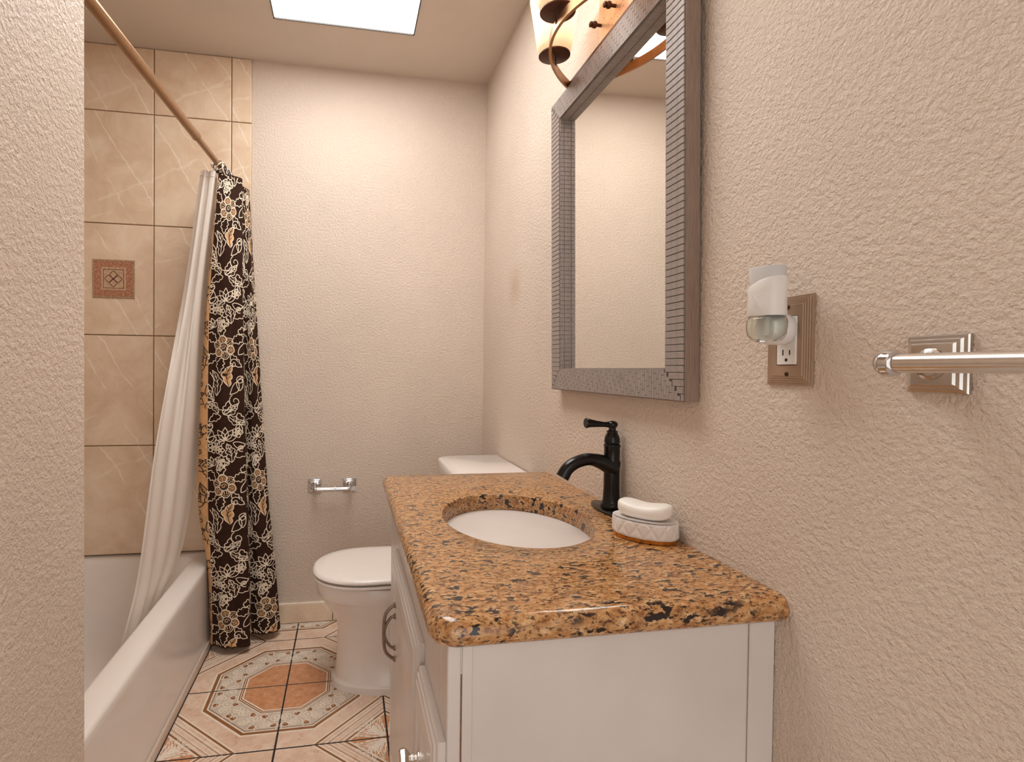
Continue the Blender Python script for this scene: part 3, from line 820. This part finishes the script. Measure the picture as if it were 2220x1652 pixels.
# ================================================================== TOILET
TY = 1.99
toilet = thing('toilet', (0.25, TY, 0), 'white two piece toilet with closed lid between vanity and back wall', 'toilet')
def egg(xf_, xb, hw, z, n=48, pw=2.3):
    xc = xf_ + (xb - xf_) * 0.46; out = []
    for k in range(n):
        a = 2 * PI * k / n; c, s_ = math.cos(a), math.sin(a)
        x = xc + (xb - xc) * math.copysign(abs(c) ** (2 / 3.2), c) if c > 0 else xc + (xc - xf_) * math.copysign(abs(c) ** (2 / pw), c)
        y = TY + hw * math.copysign(abs(s_) ** (2 / pw), s_)
        out.append((x, y, z))
    return out
b = MB()
R_ = [(0.0, -.047, .52, .128), (.022, -.046, .52, .127), (.030, -.036, .52, .118), (.10, -.030, .51, .110), (.19, -.026, .50, .106), (.235, -.034, .49, .116), (.275, -.058, .47, .140), (.315, -.083, .45, .160),
      (.330, -.094, .44, .168), (.334, -.099, .44, .171), (.376, -.104, .42, .175), (.384, -.101, .42, .172)]
b.loft([egg(a, c, h, z) for z, a, c, h in R_]); fixn(b.build('bowl', 'porcelain', toilet, smooth=45))
b = MB(); b.loft([egg(*q) for q in ((-.080, .33, .150, .3862), (-.110, .335, .178, .3892), (-.114, .335, .180, .394), (-.112, .335, .179, .3985), (-.084, .33, .156, .4004))]); fixn(b.build('seat', 'lidp', toilet, smooth=45))
b = MB(); b.loft([egg(*q) for q in ((-.084, .33, .156, .4042), (-.112, .335, .179, .4062), (-.115, .335, .181, .410), (-.113, .335, .180, .416), (-.104, .33, .173, .421), (-.07, .31, .150, .424), (0.0, .25, .10, .426))]); fixn(b.build('lid', 'lidp', toilet, smooth=45))
for s_ in (-.07, .07):
    b = MB(); b.tube([(.335, TY + s_ - .02, .41), (.335, TY + s_ + .02, .41)], 0.012, 14); b.build('hinge', 'lidp', toilet, smooth=40)
b = MB(); b.loft([rrect(.385, .60, TY - .20, TY + .20, .03, .383), rrect(.372, .612, TY - .212, TY + .212, .035, .42), rrect(.368, .614, TY - .216, TY + .216, .035, .735)]); fixn(b.build('tank', 'porcelain', toilet, smooth=45))
def lidring(o, z):
    pts = []
    x0, x1, y0, y1 = .370 - o, .6185, TY - .222 - o, TY + .222 + o
    for p in rrect(x0, x1, y0, y1, .03, z, 8, (.004, .055, .055, .004)):
        bow = 0.018 * (1 - ((p[1] - TY) / .23) ** 2) if p[0] < .45 else 0
        pts.append((p[0] - max(0, bow), p[1], z))
    return pts
b = MB(); b.loft([lidring(-.004, .735), lidring(0, .738), lidring(.001, .760), lidring(-.003, .767), lidring(-.010, .770)]); fixn(b.build('tank_lid', 'porcelain', toilet, smooth=45))
b = MB(); b.tube([(.362, TY - .17, .69), (.352, TY - .17, .69), (.350, TY - .15, .69), (.350, TY - .10, .685)], .006, 10); b.build('flush_lever', 'chrome', toilet, smooth=50)

# ================================================================== VANITY
VY0, VY1, VX = 0.702, 1.62, 0.133
CT, CB = 0.804, 0.765
van = thing('vanity_cabinet', (0.37, 1.15, 0), 'white painted vanity cabinet with worn edges under the granite countertop', 'cabinet')
b = MB(); b.box(VX + .012, XW - .001, VY0, VY1, 0.09, CB - .0006, 0.0015, 1); b.box(VX + .06, XW - .001, VY0 + .01, VY1, 0.0, 0.09); b.build('body', 'cab', van)
# face frame
b = MB(); b.box(VX, VX + .018, VY0 - .003, VY0 + .045, 0.09, CB - .0006, .0015, 1); b.box(VX, VX + .018, VY1 - .24, VY1, 0.09, CB - .0006, .0015, 1)
b.box(VX, VX + .018, VY0 + .045, VY1 - .24, .61, CB - .0006, .0015, 1); b.box(VX, VX + .018, VY0 + .045, VY1 - .24, .09, .13, .0015, 1); b.box(VX, VX + .018, .88, .93, .13, .61, .0015, 1)
b.build('face_frame', 'cab', van)
b = MB(); b.box(VX + .020, VX + .034, VY0 - .0028, VY0 - .0002, 0.09, CB - .0006, .0008, 1); b.build('corner_bead', 'cab', van)
b = MB(); b.box(VX + .0182, VX + .0198, VY0 - .0012, VY0 - .0002, 0.09, .72); b.build('open_seam', 'cabwear', van)
b = MB(); b.box(.582, XW - .0008, VY0 - .006, VY0 - .0003, 0.0, CB - .0006, .002, 1); b.build('scribe_strip', 'cab', van)
def front_panel(name, y0, y1, z0, z1, parent=van):
    bb_ = MB(); yc, zc = (y0 + y1) / 2, (z0 + z1) / 2
    bb_.stepped((VX - .0002, yc, zc), (0, -1, 0), (0, 0, 1), (-1, 0, 0), y1 - y0, z1 - z0,
                [(0, 0), (0, .009), (.002, .0115), (.006, .0125), (.008, .0155), (.013, .0165), (.016, .0185), (.045, .0185), (.048, .0155), (.053, .0150), (.062, .0170), (.075, .0185)])
    return fixn(bb_.build(name, 'cab', parent, smooth=20))
dr1 = front_panel('drawer_front', .704, .895, .452, .630)
dr2 = front_panel('drawer_front', .704, .895, .265, .437)
dr3 = front_panel('drawer_front', .704, .895, .105, .250)
door = front_panel('door', .907, 1.405, .105, .660)
def knob(parent, y, z):
    q = MB(); x = VX - .0185
    q.lathe([(.008, 0), (.008, .002), (.005, .004), (.005, .007), (.0075, .009), (.0055, .011), (.0055, .013), (.013, .018), (.0155, .023), (.0145, .029), (.010, .032)], 8, (x, y, z), (-1, 0, 0))
    fixn(q.build('knob', 'nickel', parent, smooth=25))
knob(dr1, .832, .521); knob(dr2, .832, .351); knob(dr3, .832, .178)
# double loop pull on the door
b = MB(); hx = VX - .0185; hy = 1.25
za, zb = .580, .455
def hp(pts, r): b.tube([(hx - o, hy, z) for o, z in [(p.x, p.y) for p in crom([(q[0], q[1], 0) for q in pts], 8)]], r, 10)
zm = (za + zb) / 2
hp([(-.001, za), (.010, za - .004), (.024, za - .022), (.0275, zm), (.024, zb + .022), (.010, zb + .004), (-.001, zb)], .0038)
hp([(-.001, za - .026), (.010, za - .028), (.022, za - .045), (.026, zm), (.022, zb + .045), (.010, zb + .028), (-.001, zb + .026)], .0032)
for z in (za, za - .026, zb + .026, zb): b.lathe([(.007, 0), (.0065, .003), (.0045, .006)], 12, (hx, hy, z), (-1, 0, 0))
b.build('door_pull', 'pull', door, smooth=45)

# ---- granite countertop with the oval cut-out
top = thing('countertop', (0.37, 1.15, CB), 'polished brown speckled granite countertop with rounded edges and an oval cut-out', 'countertop')
SX, SY, SA, SB = 0.365, 1.145, 0.158, 0.212
CX0, CX1, CY0, CY1 = 0.106, XW - 0.0006, 0.671, 1.657
NC = 14
def cring(dn, z):
    out = []
    base = rrect(CX0 + dn, CX1, CY0 + dn, CY1 - dn, .03, z, NC, (.002, max(.004, .032 - dn * .6), max(.004, .036 - dn * .6), .002 if dn else .002))
    # densify the long sides
    n_ = len(base)
    for i in range(n_):
        p, q = Vector(base[i]), Vector(base[(i + 1) % n_])
        out.append(p)
        if (i + 1) % (NC + 1) == 0:
            for k in range(1, 24): out.append(p.lerp(q, k / 24))
    return out
rad = (CT - CB) / 2
outer = []
for k in range(9):
    a = PI * k / 8
    outer.append(cring(rad * .95 * (1 - math.sin(a)), CB + rad - rad * math.cos(a)))
o0 = outer[-1]
def ell(z, sc=1.0, ref=o0):
    out = []
    for p in ref:
        a = math.atan2((p[1] - SY) / SB, (p[0] - SX) / SA)
        out.append(Vector((SX + SA * sc * math.cos(a), SY + SB * sc * math.sin(a), z)))
    return out
def mixr(A, Bq, t): return [p.lerp(q, t) for p, q in zip(A, Bq)]
rings = outer + [mixr(o0, ell(CT, 1.03), t) for t in (.33, .66)] + [ell(CT, 1.012), ell(CT - .0012, 1.003), ell(CT - .004, 1.0), ell(CB + .002, 1.0), ell(CB, 1.003)]
rings = [ell(CB, 1.003, outer[0])] + [mixr(ell(CB, 1.0, outer[0]), outer[0], .98)] + rings
b = MB(); b.loft(rings, True, False, False); fixn(b.build('slab', 'granite', top, smooth=40))
sink = thing('sink', (SX, SY, CB - .15), 'cream oval undermount sink below the granite cut-out', 'sink')
b = MB()
prof = [(1.10, -.0008), (1.085, -.0008), (1.03, -.003), (1.015, -.010), (.99, -.035), (.93, -.075), (.80, -.115), (.60, -.138), (.35, -.148), (.13, -.151)]
prof_out = [(.13, -.160), (.36, -.158), (.62, -.148), (.83, -.125), (.97, -.08), (1.03, -.04), (1.06, -.012), (1.10, -.008)]
def sring(s_, z): return [(SX + SA * s_ * math.cos(2 * PI * k / 64), SY + SB * s_ * math.sin(2 * PI * k / 64), CB + z) for k in range(64)]
rr = [sring(*q) for q in prof + prof_out]
b.loft(rr + [rr[0]], True, False, False); fixn(b.build('basin', 'sinkw', sink, smooth=60))
b = MB(); b.lathe([(.026, -.1515), (.026, -.1495), (.022, -.1485), (.014, -.150), (.002, -.150)], 24, (SX, SY, CB)); fixn(b.build('drain', 'black', sink, smooth=40))
for k in range(3):
    b = MB(); a = PI * 0.56 + k * 0.06
    b.tube([(SX + SA * .985 * math.cos(a + q * .012), SY + SB * .985 * math.sin(a + q * .012), CB - .026) for q in range(3)], .0022, 6); b.build('overflow_shade', 'slot_shade', sink)  # dark rods on the basin paint the shade of the overflow holes

# ---- faucet
FX, FY = 0.599, 1.16
fau = thing('faucet', (FX, FY, CT), 'matt black single lever faucet standing behind the oval sink', 'faucet')
b = MB(); b.loft([[(FX + sa * math.copysign(abs(math.cos(t)) ** .9, math.cos(t)), FY + sb * math.sin(t), z) for t in [2 * PI * k / 40 for k in range(40)]] for sa, sb, z in ((.030, .082, CT + .0002), (.030, .082, CT + .004), (.027, .079, CT + .0062))])
fixn(b.build('deck_plate', 'black', fau, smooth=40))
H0 = CT + .006
b = MB(); b.lathe([(.0235, 0), (.0245, .002), (.0240, .010), (.0215, .013), (.0205, .017), (.0190, .021), (.0178, .05), (.0176, .120), (.0180, .142), (.0190, .144), (.0190, .147), (.0165, .149)], 32, (FX, FY, H0))
fixn(b.build('column', 'black', fau, smooth=40))
b = MB()
sp = crom([(FX + .006, FY, H0 + .092), (FX - .022, FY, H0 + .106), (FX - .055, FY, H0 + .114), (FX - .085, FY, H0 + .108), (FX - .107, FY, H0 + .094), (FX - .120, FY, H0 + .074)], 8)
nn = len(sp); rds = [.0225 - .0085 * min(1, k / (nn * .35)) + .0012 * max(0, (k - nn * .6) / (nn * .4)) for k in range(nn)]
b.tube(sp, rds, 24, upv=(0, 1, 0)); fixn(b.build('spout', 'black', fau, smooth=50))
b = MB(); b.lathe([(.0165, .1495), (.0178, .153), (.0172, .161), (.0145, .169), (.0115, .174), (.0125, .1755), (.0125, .178), (.0085, .180), (.0078, .184), (.0095, .187), (.0125, .191), (.0120, .196), (.008, .200), (.001, .2015)], 28, (FX, FY, H0))
fixn(b.build('cap', 'black', fau, smooth=50))
b = MB(); b.tube([(FX - .004, FY, H0 + .1925), (FX - .02, FY, H0 + .193), (FX - .038, FY, H0 + .1945), (FX - .054, FY, H0 + .196), (FX - .060, FY, H0 + .1965), (FX - .063, FY, H0 + .1965), (FX - .066, FY, H0 + .1965)], [.007, .0058, .0074, .0095, .0108, .0118, .0105], 20, upv=(0, 1, 0))
fixn(b.build('lever', 'black', fau, smooth=50))

# ---- soap dish and soap
DX, DY, DA = 0.567, 0.962, math.radians(-52)
def drot(x, y, z): c, s_ = math.cos(DA), math.sin(DA); return (DX + c * x - s_ * y, DY + s_ * x + c * y, z)
dish = thing('soap_dish', (DX, DY, CT), 'oval white quilted ceramic soap dish with a gold base', 'soap dish')
def oval(a, b_, z, n=64): return [drot(a * math.cos(2 * PI * k / n), b_ * math.sin(2 * PI * k / n), z) for k in range(n)]
DLa, DLb = .063, .042
b = MB(); b.loft([oval(DLa - .005, DLb - .005, CT + .0003), oval(DLa - .003, DLb - .003, CT + .001), oval(DLa - .002, DLb - .002, CT + .0075), oval(DLa - .004, DLb - .004, CT + .0082)]); fixn(b.build('gold_base', 'gold', dish, smooth=40))
# quilted side: diamonds pushed out between seams
b = MB(); rings = []
NQ, NZ = 192, 18; z0, z1 = CT + .0083, CT + .0385
for j in range(NZ + 1):
    z = z0 + (z1 - z0) * j / NZ; ring = []
    for k in range(NQ):
        t = 2 * PI * k / NQ; s1 = 14 * k / NQ; v_ = (z - z0) / (z1 - z0) * 1.5
        d1 = abs(((s1 + v_ * .5) % 1) - .5) * 2; d2 = abs(((s1 - v_ * .5) % 1) - .5) * 2
        q = min(1 - d1, 1 - d2); puff = .0016 * min(1, q * 3.2)
        edge = min(1, min(j, NZ - j) / 2)
        r = -.0012 + puff * edge
        ring.append(drot((DLa + r) * math.cos(t), (DLb + r) * math.sin(t), z))
    rings.append(ring)
rings += [oval(DLa - .0005, DLb - .0005, z1 + .0012), oval(DLa - .002, DLb - .002, z1 + .0022), oval(DLa - .0045, DLb - .0045, z1 + .0016), oval(DLa - .010, DLb - .009, z1 - .001), oval(DLa - .03, DLb - .025, z1 - .003)]
b.loft(rings); fixn(b.build('dish_body', 'dishw', dish, smooth=40))
# soap bar: softly bent
b = MB(); rings = []; NL = 28
for i in range(NL + 1):
    t = -1 + 2 * i / NL; env = (1 - abs(t) ** 4.0) ** .5 if abs(t) < 1 else 0
    env = max(env, .03); hw, hh = .029 * env, .0160 * env
    bend = .0105 * (abs(t) ** 1.7) - .003; ring = []
    for k in range(24):
        a = 2 * PI * k / 24; c, s_ = math.cos(a), math.sin(a)
        x = hw * math.copysign(abs(c) ** .75, c); z = hh * math.copysign(abs(s_) ** .75, s_)
        zz = bend * (1 if s_ > 0 else .25)
        ring.append(drot(t * .052, x, CT + .0395 + .0150 + z + zz))
    rings.append(ring)
b.loft(rings); so = fixn(b.build('soap_bar', 'soap', None, smooth=70)); tag(so, 'white curved bar of soap resting on the quilted dish', 'soap')

# ================================================================== MIRROR
LEAN = math.atan2(.013, .815)
MYC, MZ0, MW, MH, MD = 1.2045, 1.073, .640, .818, .030
mir = thing('wall_mirror', (XW - .0008, MYC, MZ0), 'rectangular wall mirror in a grey ribbed frame above the countertop', 'mirror', rot=(0, -LEAN, 0))
# local axes: -x out of the wall, y along it, z up
FWD = .058
hW = MW / 2
def lb(): return MB()
b = lb()
for y0, y1, z0, z1 in ((-hW, -hW + FWD, 0, MH), (hW - FWD, hW, 0, MH), (-hW + FWD, hW - FWD, 0, FWD), (-hW + FWD, hW - FWD, MH - FWD, MH)):
    b.box(-MD + .003, 0, y0 + .0005, y1 - .0005, z0 + .0005, z1 - .0005)
b.build('frame_back', 'frame_groove', mir, local=True)
b = lb()
for sg in (-1, 1):
    y_ = sg * hW; b.box(-MD + .002, -.0005, min(y_, y_ + sg * .002), max(y_, y_ + sg * .002), -.002, MH + .002)
b.box(-MD + .002, -.0005, -hW, hW, -.002, 0); b.box(-MD + .002, -.0005, -hW, hW, MH, MH + .002)
b.build('frame_side', 'frame_side', mir, local=True)
NS = 64; pit = MH / NS
sm = {}
for sg in (-1, 1):
    st = MB().box(-MD + .0024, -MD + .003, min(sg * hW, sg * (hW - FWD)), max(sg * hW, sg * (hW - FWD)), .0, MH).build('stile', 'frame_groove', mir, local=True)
    for k in range(NS):
        zc = (k + .5) * pit
        # mitred ends: the slats shorten where they meet the rails
        full = FWD - .002
        m0 = 0
        if zc < FWD: full = zc
        if MH - zc < FWD: full = MH - zc
        full = round(max(.006, min(FWD - .002, full)), 3)
        if full not in sm:
            o = MB().box(-.0022, .0016, -full / 2, full / 2, -pit / 2 + .0007, pit / 2 - .0007, .0007, 1).build('slat', 'frame_v', st, local=True); sm[full] = o.data
        else:
            o = bpy.data.objects.new('slat', sm[full]); COL.objects.link(o); o.parent = st
        o.location = (-MD + .001, sg * (hW - .001 - full / 2), zc)
    # stepped inner lip with blocks
    lip = MB(); blk = MB()
    yi = sg * (hW - FWD)
    lip.box(-MD + .006, -.004, min(yi, yi - sg * .0015), max(yi, yi - sg * .0015), FWD, MH - FWD)
    for k in range(58):
        z0 = FWD + (MH - 2 * FWD) * k / 58; z1 = z0 + (MH - 2 * FWD) / 58 - .0018
        blk.box(-MD + .002, -MD + .0125, min(yi - sg * .0015, yi - sg * .0035), max(yi - sg * .0015, yi - sg * .0035), z0, z1)
        blk.box(-MD + .0145, -.0055, min(yi - sg * .0015, yi - sg * .0035), max(yi - sg * .0015, yi - sg * .0035), z0, z1)
    lip.build('inner_lip', 'frame_groove', mir, local=True)
    blk.build('lip_blocks', 'frame_v', mir, local=True, kind='stuff')
for zb0, up in ((0, 1), (MH - FWD, 0)):
    blk = MB(); step = .0085; y = -hW + .001; k = 0
    while y < hW - .002:
        y2 = min(y + step, hW - .001); edge = hW - max(abs(y), abs(y2))
        lim = min(FWD, max(.002, edge))                 # mitre against the stiles
        a0, a1 = (zb0, zb0 + lim) if up else (zb0 + FWD - lim, zb0 + FWD)
        cuts = [a0] + [zz for zz in (zb0 + FWD * (((k * .37) % 1) * .5), zb0 + FWD * (.5 + ((k * .37) % 1) * .5)) if a0 + .004 < zz < a1 - .004] + [a1]
        for c0, c1 in zip(cuts, cuts[1:]):
            blk.box(-MD - .0011, -MD + .0012, y + .00025, y2 - .00025, c0 + .0005, c1 - .0005)
        y = y2; k += 1
    blk.build('rail_blocks', 'frame', mir, local=True, kind='stuff')
yi = hW - FWD
MB().box(-MD + .004, -.0065, -yi + .004, yi - .004, FWD - .0002, FWD + .0015).build('rail_lip', 'frame', mir, local=True)
MB().box(-MD + .004, -.0065, -yi + .004, yi - .004, MH - FWD - .0035, MH - FWD + .0002).build('rail_lip', 'frame', mir, local=True)
MB().box(-.0060, -.0035, -yi - .002, yi + .002, FWD - .002, MH - FWD + .002).build('mirror_glass', 'glass_mirror', mir, local=True)

# ================================================================== VANITY LIGHT
LY, LZ = 1.178, 1.906
BARX = XW - .027
vl = thing('vanity_light', (XW - .001, LY, LZ), 'bronze wall light with bowed strap and frosted glass shades above the mirror', 'wall light')
b = MB(); b.stepped((XW - .0006, LY, 1.988), (0, -1, 0), (0, 0, 1), (-1, 0, 0), .25, .18, [(0, 0), (0, .002), (.003, .005), (.008, .0078), (.010, .008)]); fixn(b.build('backplate', 'backplate', vl, smooth=30))
b = MB(); b.box(BARX - .0045, BARX + .0035, LY - .249, LY + .249, LZ - .0112, LZ + .0112, .002, 1); b.build('back_bar', 'bronze_dark', vl)
for yk in (LY + .09, LY - .09):
    b = MB(); b.tube([(XW - .0075, yk, LZ + .003), (BARX + .003, yk, LZ + .003)], .006, 14); b.build('standoff', 'bronze_dark', vl, smooth=40)
for yk in (LY + .105, LY + .03):
    b = MB(); b.lathe([(.004, 0), (.004, .012), (.0075, .014), (.0085, .018), (.0075, .022), (.005, .024), (.007, .026), (.0065, .030), (.003, .032)], 16, (XW - .0082, yk, 1.985), (-1, 0, 0)); fixn(b.build('thumb_nut', 'bronze_dark', vl, smooth=40))
def bow(t):
    y = LY + .249 * math.sin(t); x = BARX - .001 - .136 * max(0.0, math.cos(t)) ** 1.9
    return x, y
b = MB(); rings = []
NB = 48
for i in range(NB + 1):
    t = -PI / 2 + PI * i / NB; x, y = bow(t)
    xa, ya = bow(max(-PI / 2, t - .03)); xb_, yb_ = bow(min(PI / 2, t + .03))
    d_ = Vector((xb_ - xa, yb_ - ya, 0)).normalized(); nn_ = Vector((d_.y, -d_.x, 0)) * .0032
    rings.append([(x + nn_.x, y + nn_.y, LZ - .012), (x + nn_.x, y + nn_.y, LZ + .011), (x - nn_.x, y - nn_.y, LZ + .011), (x - nn_.x, y - nn_.y, LZ - .011)])
b.loft(rings); fixn(b.build('bowed_strap', 'bronze', vl, smooth=35))
for t in (-.715, 0.0, .715):
    x, y = bow(t); zb = LZ + .001
    b = MB(); b.lathe([(.006, 0), (.005, .004), (.005, .022)], 14, (x, y, zb)); b.build('stem', 'chrome', vl, smooth=40)
    b = MB(); b.lathe([(.004, .020), (.036, .022), (.040, .024), (.040, .027), (.037, .029), (.004, .029)], 32, (x, y, zb)); fixn(b.build('shade_holder', 'bronze_dark', vl, smooth=40))
    b = MB(); b.lathe([(.012, .034), (.036, .034), (.041, .037), (.044, .045), (.052, .095), (.064, .165), (.062, .165), (.050, .095), (.042, .047), (.038, .040), (.012, .038)], 40, (x, y, zb), cap0=False, cap1=False)
    sh = fixn(b.build('glass_shade', 'shade', vl, smooth=50))
    b = MB(); b.lathe([(.010, .029), (.012, .045), (.012, .06)], 14, (x, y, zb)); b.build('socket', 'white_pl', vl, smooth=40)
    b = MB(); b.lathe([(.010, .06), (.015, .072), (.024, .092), (.026, .105), (.020, .122), (.002, .130)], 20, (x, y, zb)); bl = fixn(b.build('bulb_offscreen' if t < 0 else 'bulb', 'bulb', vl, smooth=60))

# ================================================================== OUTLET, AIR FRESHENER
OY, OZ = 0.679, 1.171
out = thing('wall_outlet', (XW, OY, OZ), 'white electrical outlet in a stepped bronze cover plate', 'outlet')
b = MB()
prof = [(0, 0), (0, .0028), (.0008, .0034), (.0034, .0034), (.0038, .0044), (.0066, .0044), (.0070, .0054), (.0098, .0054), (.0102, .0064), (.0128, .0064), (.0134, .0072), (.016, .0074)]
def plate_ring(a, c, ht): return [(XW - .0005 - ht, OY - y, OZ + z) for y, z in ((-a, -c), (a, -c), (a, c), (-a, c))]
b.loft([plate_ring(.040 - q, .0635 - q, ht) for q, ht in prof] + [plate_ring(.0187, .0352, .0074), plate_ring(.0185, .0350, .0072), plate_ring(.0185, .0350, .0004)])
fixn(b.build('cover_plate', 'plate', out, smooth=15))
b = MB(); b.box(XW - .0100, XW - .0012, OY - .0182, OY + .0155, OZ - .0340, OZ + .0340, .0006, 1); b.build('receptacle', 'white_pl', out)
for zc in (OZ - .019, OZ + .019):
    for dy, hh in ((.0055, .0040), (-.0065, .0034)):
        b = MB(); b.box(XW - .0103, XW - .0099, OY - .0015 + dy - .0009, OY - .0015 + dy + .0009, zc + .002 - hh, zc + .002 + hh); b.build('slot_shade', 'slot_shade', out)  # thin dark box on the face, painted as the slot's inner shade
    b = MB(); b.lathe([(.0024, 0), (.0024, .0004)], 14, (XW - .0099, OY - .0020, zc - .0085), (-1, 0, 0)); b.build('ground_hole_shade', 'slot_shade', out)  # dark disc on the face, painted as the shade in the hole
for zc in (OZ - .0475, OZ + .0475):
    b = MB(); b.lathe([(.0033, 0), (.0033, .0010), (.0022, .0018)], 16, (XW - .0076, OY - .001, zc), (-1, 0, 0)); b.build('screw', 'screw', out, smooth=40)

AX, AY = XW - .047, .672
fr = thing('air_freshener', (AX, AY, 1.17), 'white plug-in air freshener with a clear oil bulb plugged into the outlet', 'air freshener')
b = MB(); b.lathe([(.0175, 0), (.0205, .003), (.0215, .010), (.0215, .030), (.018, .036)], 32, (XW - .0105, OY - .003, 1.187), (-1, 0, 0), sy=1.05); fixn(b.build('plug_housing', 'white_pl', fr, smooth=40))
def fring(rx, ry, z, tilt=0, dy=0, n=48):
    return [(AX + rx * math.cos(2 * PI * k / n), AY + dy + ry * math.sin(2 * PI * k / n), z + tilt * math.sin(2 * PI * k / n)) for k in range(n)]
# lower sleeve with a sloping wave rim
b = MB(); b.loft([fring(.0215, .0260, 1.2035), fring(.0228, .0270, 1.2055), fring(.0222, .0262, 1.222), fring(.0222, .0262, 1.236, -.004), fring(.0228, .0272, 1.2475, -.009), fring(.0220, .0264, 1.2485, -.009), fring(.019, .023, 1.2465, -.009)]); fixn(b.build('sleeve', 'white_pl', fr, smooth=45))
b = MB(); b.loft([fring(.0195, .0235, 1.232), fring(.0195, .0238, 1.245), fring(.0215, .0262, 1.270), fring(.0208, .0255, 1.2715), fring(.017, .021, 1.268), fring(.016, .020, 1.262)]); fixn(b.build('vent_top', 'white_pl2', fr, smooth=45))
# embossed leaf on the sleeve
for kk in range(4):
    b = MB(); pts = []
    for q in range(9):
        t = q / 8; th = PI + .75 - (.25 + .55 * t) - .13 * kk * (1 - t * .6)
        z = 1.211 + .002 * kk + (.023 - .004 * kk) * t ** .8
        pts.append((AX + .0226 * math.cos(th), AY + .0268 * math.sin(th), z))
    b.tube(pts, .0006, 6); b.build('leaf_emboss', 'white_pl', fr, smooth=60)
b = MB(); b.loft([fring(.0195, .0245, 1.2032), fring(.0228, .0285, 1.1985), fring(.0235, .0292, 1.190), fring(.0222, .0275, 1.178), fring(.0180, .0220, 1.1705), fring(.012, .015, 1.1685), fring(.011, .014, 1.1705), fring(.0165, .0205, 1.1725), fring(.0205, .0258, 1.179), fring(.0217, .0274, 1.190), fring(.0211, .0268, 1.198), fring(.0185, .0235, 1.2028)]); fixn(b.build('oil_bulb', 'glass', fr, smooth=60))
b = MB(); b.lathe([(.0048, 0), (.0048, .026)], 16, (AX, AY, 1.1765)); b.build('wick', 'wick', fr, smooth=40)

# ================================================================== TOWEL BAR
BX, BZ = XW - .068, 1.136
bar = thing('towel_bar', (XW, .3, BZ), 'brushed nickel towel bar with square stepped wall bracket', 'towel bar')
def rosette(yc):
    q = MB(); q.stepped((XW - .0004, yc, BZ), (0, -1, 0), (0, 0, 1), (-1, 0, 0), .062, .062, [(0, 0), (0, .004), (.001, .0055), (.004, .0065), (.0055, .0090), (.0085, .0100), (.010, .0125), (.012, .0130)])
    fixn(q.build('wall_bracket', 'satin', bar, smooth=25))
    q = MB(); q.lathe([(.017, 0), (.0165, .002), (.0135, .0035), (.0125, .007), (.0095, .012), (.0085, .030), (.0095, .046), (.0105, .050)], 28, (XW - .0132, yc, BZ), (-1, 0, 0)); fixn(q.build('post', 'satin', bar, smooth=45))
rosette(.479); rosette(-.13)
b = MB(); b.tube([(BX, .476, BZ), (BX, -.14, BZ)], .0098, 28); b.build('rail', 'nickel', bar, smooth=40)
for yc, sg in ((.474, 1), (-.14, -1)):
    b = MB(); b.lathe([(.0100, -.006), (.0128, -.005), (.0136, -.002), (.0134, .000), (.0142, .003), (.0136, .007), (.0112, .0115), (.007, .0145), (.0005, .0158)], 28, (BX, yc, BZ), (0, sg, 0)); fixn(b.build('end_cap', 'chrome', bar, smooth=45))

# ================================================================== TOILET PAPER HOLDER
tp = thing('toilet_paper_holder', (-.06, YF, .606), 'empty chrome toilet paper holder with square brackets on the back wall', 'paper holder')
for xc, dxx in ((-.138, .010), (.0145, -.006)):
    q = MB(); q.stepped((xc, YF - .0005, .606), (1, 0, 0), (0, 0, 1), (0, -1, 0), .058, .058, [(0, 0), (0, .004), (.001, .0055), (.005, .0065), (.007, .0095), (.011, .0105), (.013, .013), (.016, .0135)])
    fixn(q.build('wall_bracket', 'chrome', tp, smooth=25))
    q = MB(); q.lathe([(.016, 0), (.015, .002), (.011, .004), (.010, .007)], 24, (xc, YF - .0138, .606), (0, -1, 0)); fixn(q.build('boss', 'chrome', tp, smooth=45))
    q = MB(); q.tube([tuple(p) for p in crom([(xc, YF - .018, .606), (xc + dxx * .3, YF - .040, .604), (xc + dxx * .6, YF - .062, .600)], 6)], [.008, .0075, .007, .0065, .0062, .006, .006, .006, .006, .0065, .007, .0075, .008], 14); q.sphere((xc + dxx * .6, YF - .064, .600), .0105, 16, 10); fixn(q.build('arm', 'chrome', tp, smooth=50))
b = MB(); b.tube([(-.126, YF - .064, .600), (-.052, YF - .064, .600)], .0105, 24); b.tube([(-.045, YF - .064, .600), (.006, YF - .064, .600)], .0095, 24); b.build('roller', 'chrome', tp, smooth=40)
b = MB(); b.tube([(-.052, YF - .064, .600), (-.045, YF - .064, .600)], .0112, 24); b.build('roller_collar', 'white_pl', tp, smooth=40)
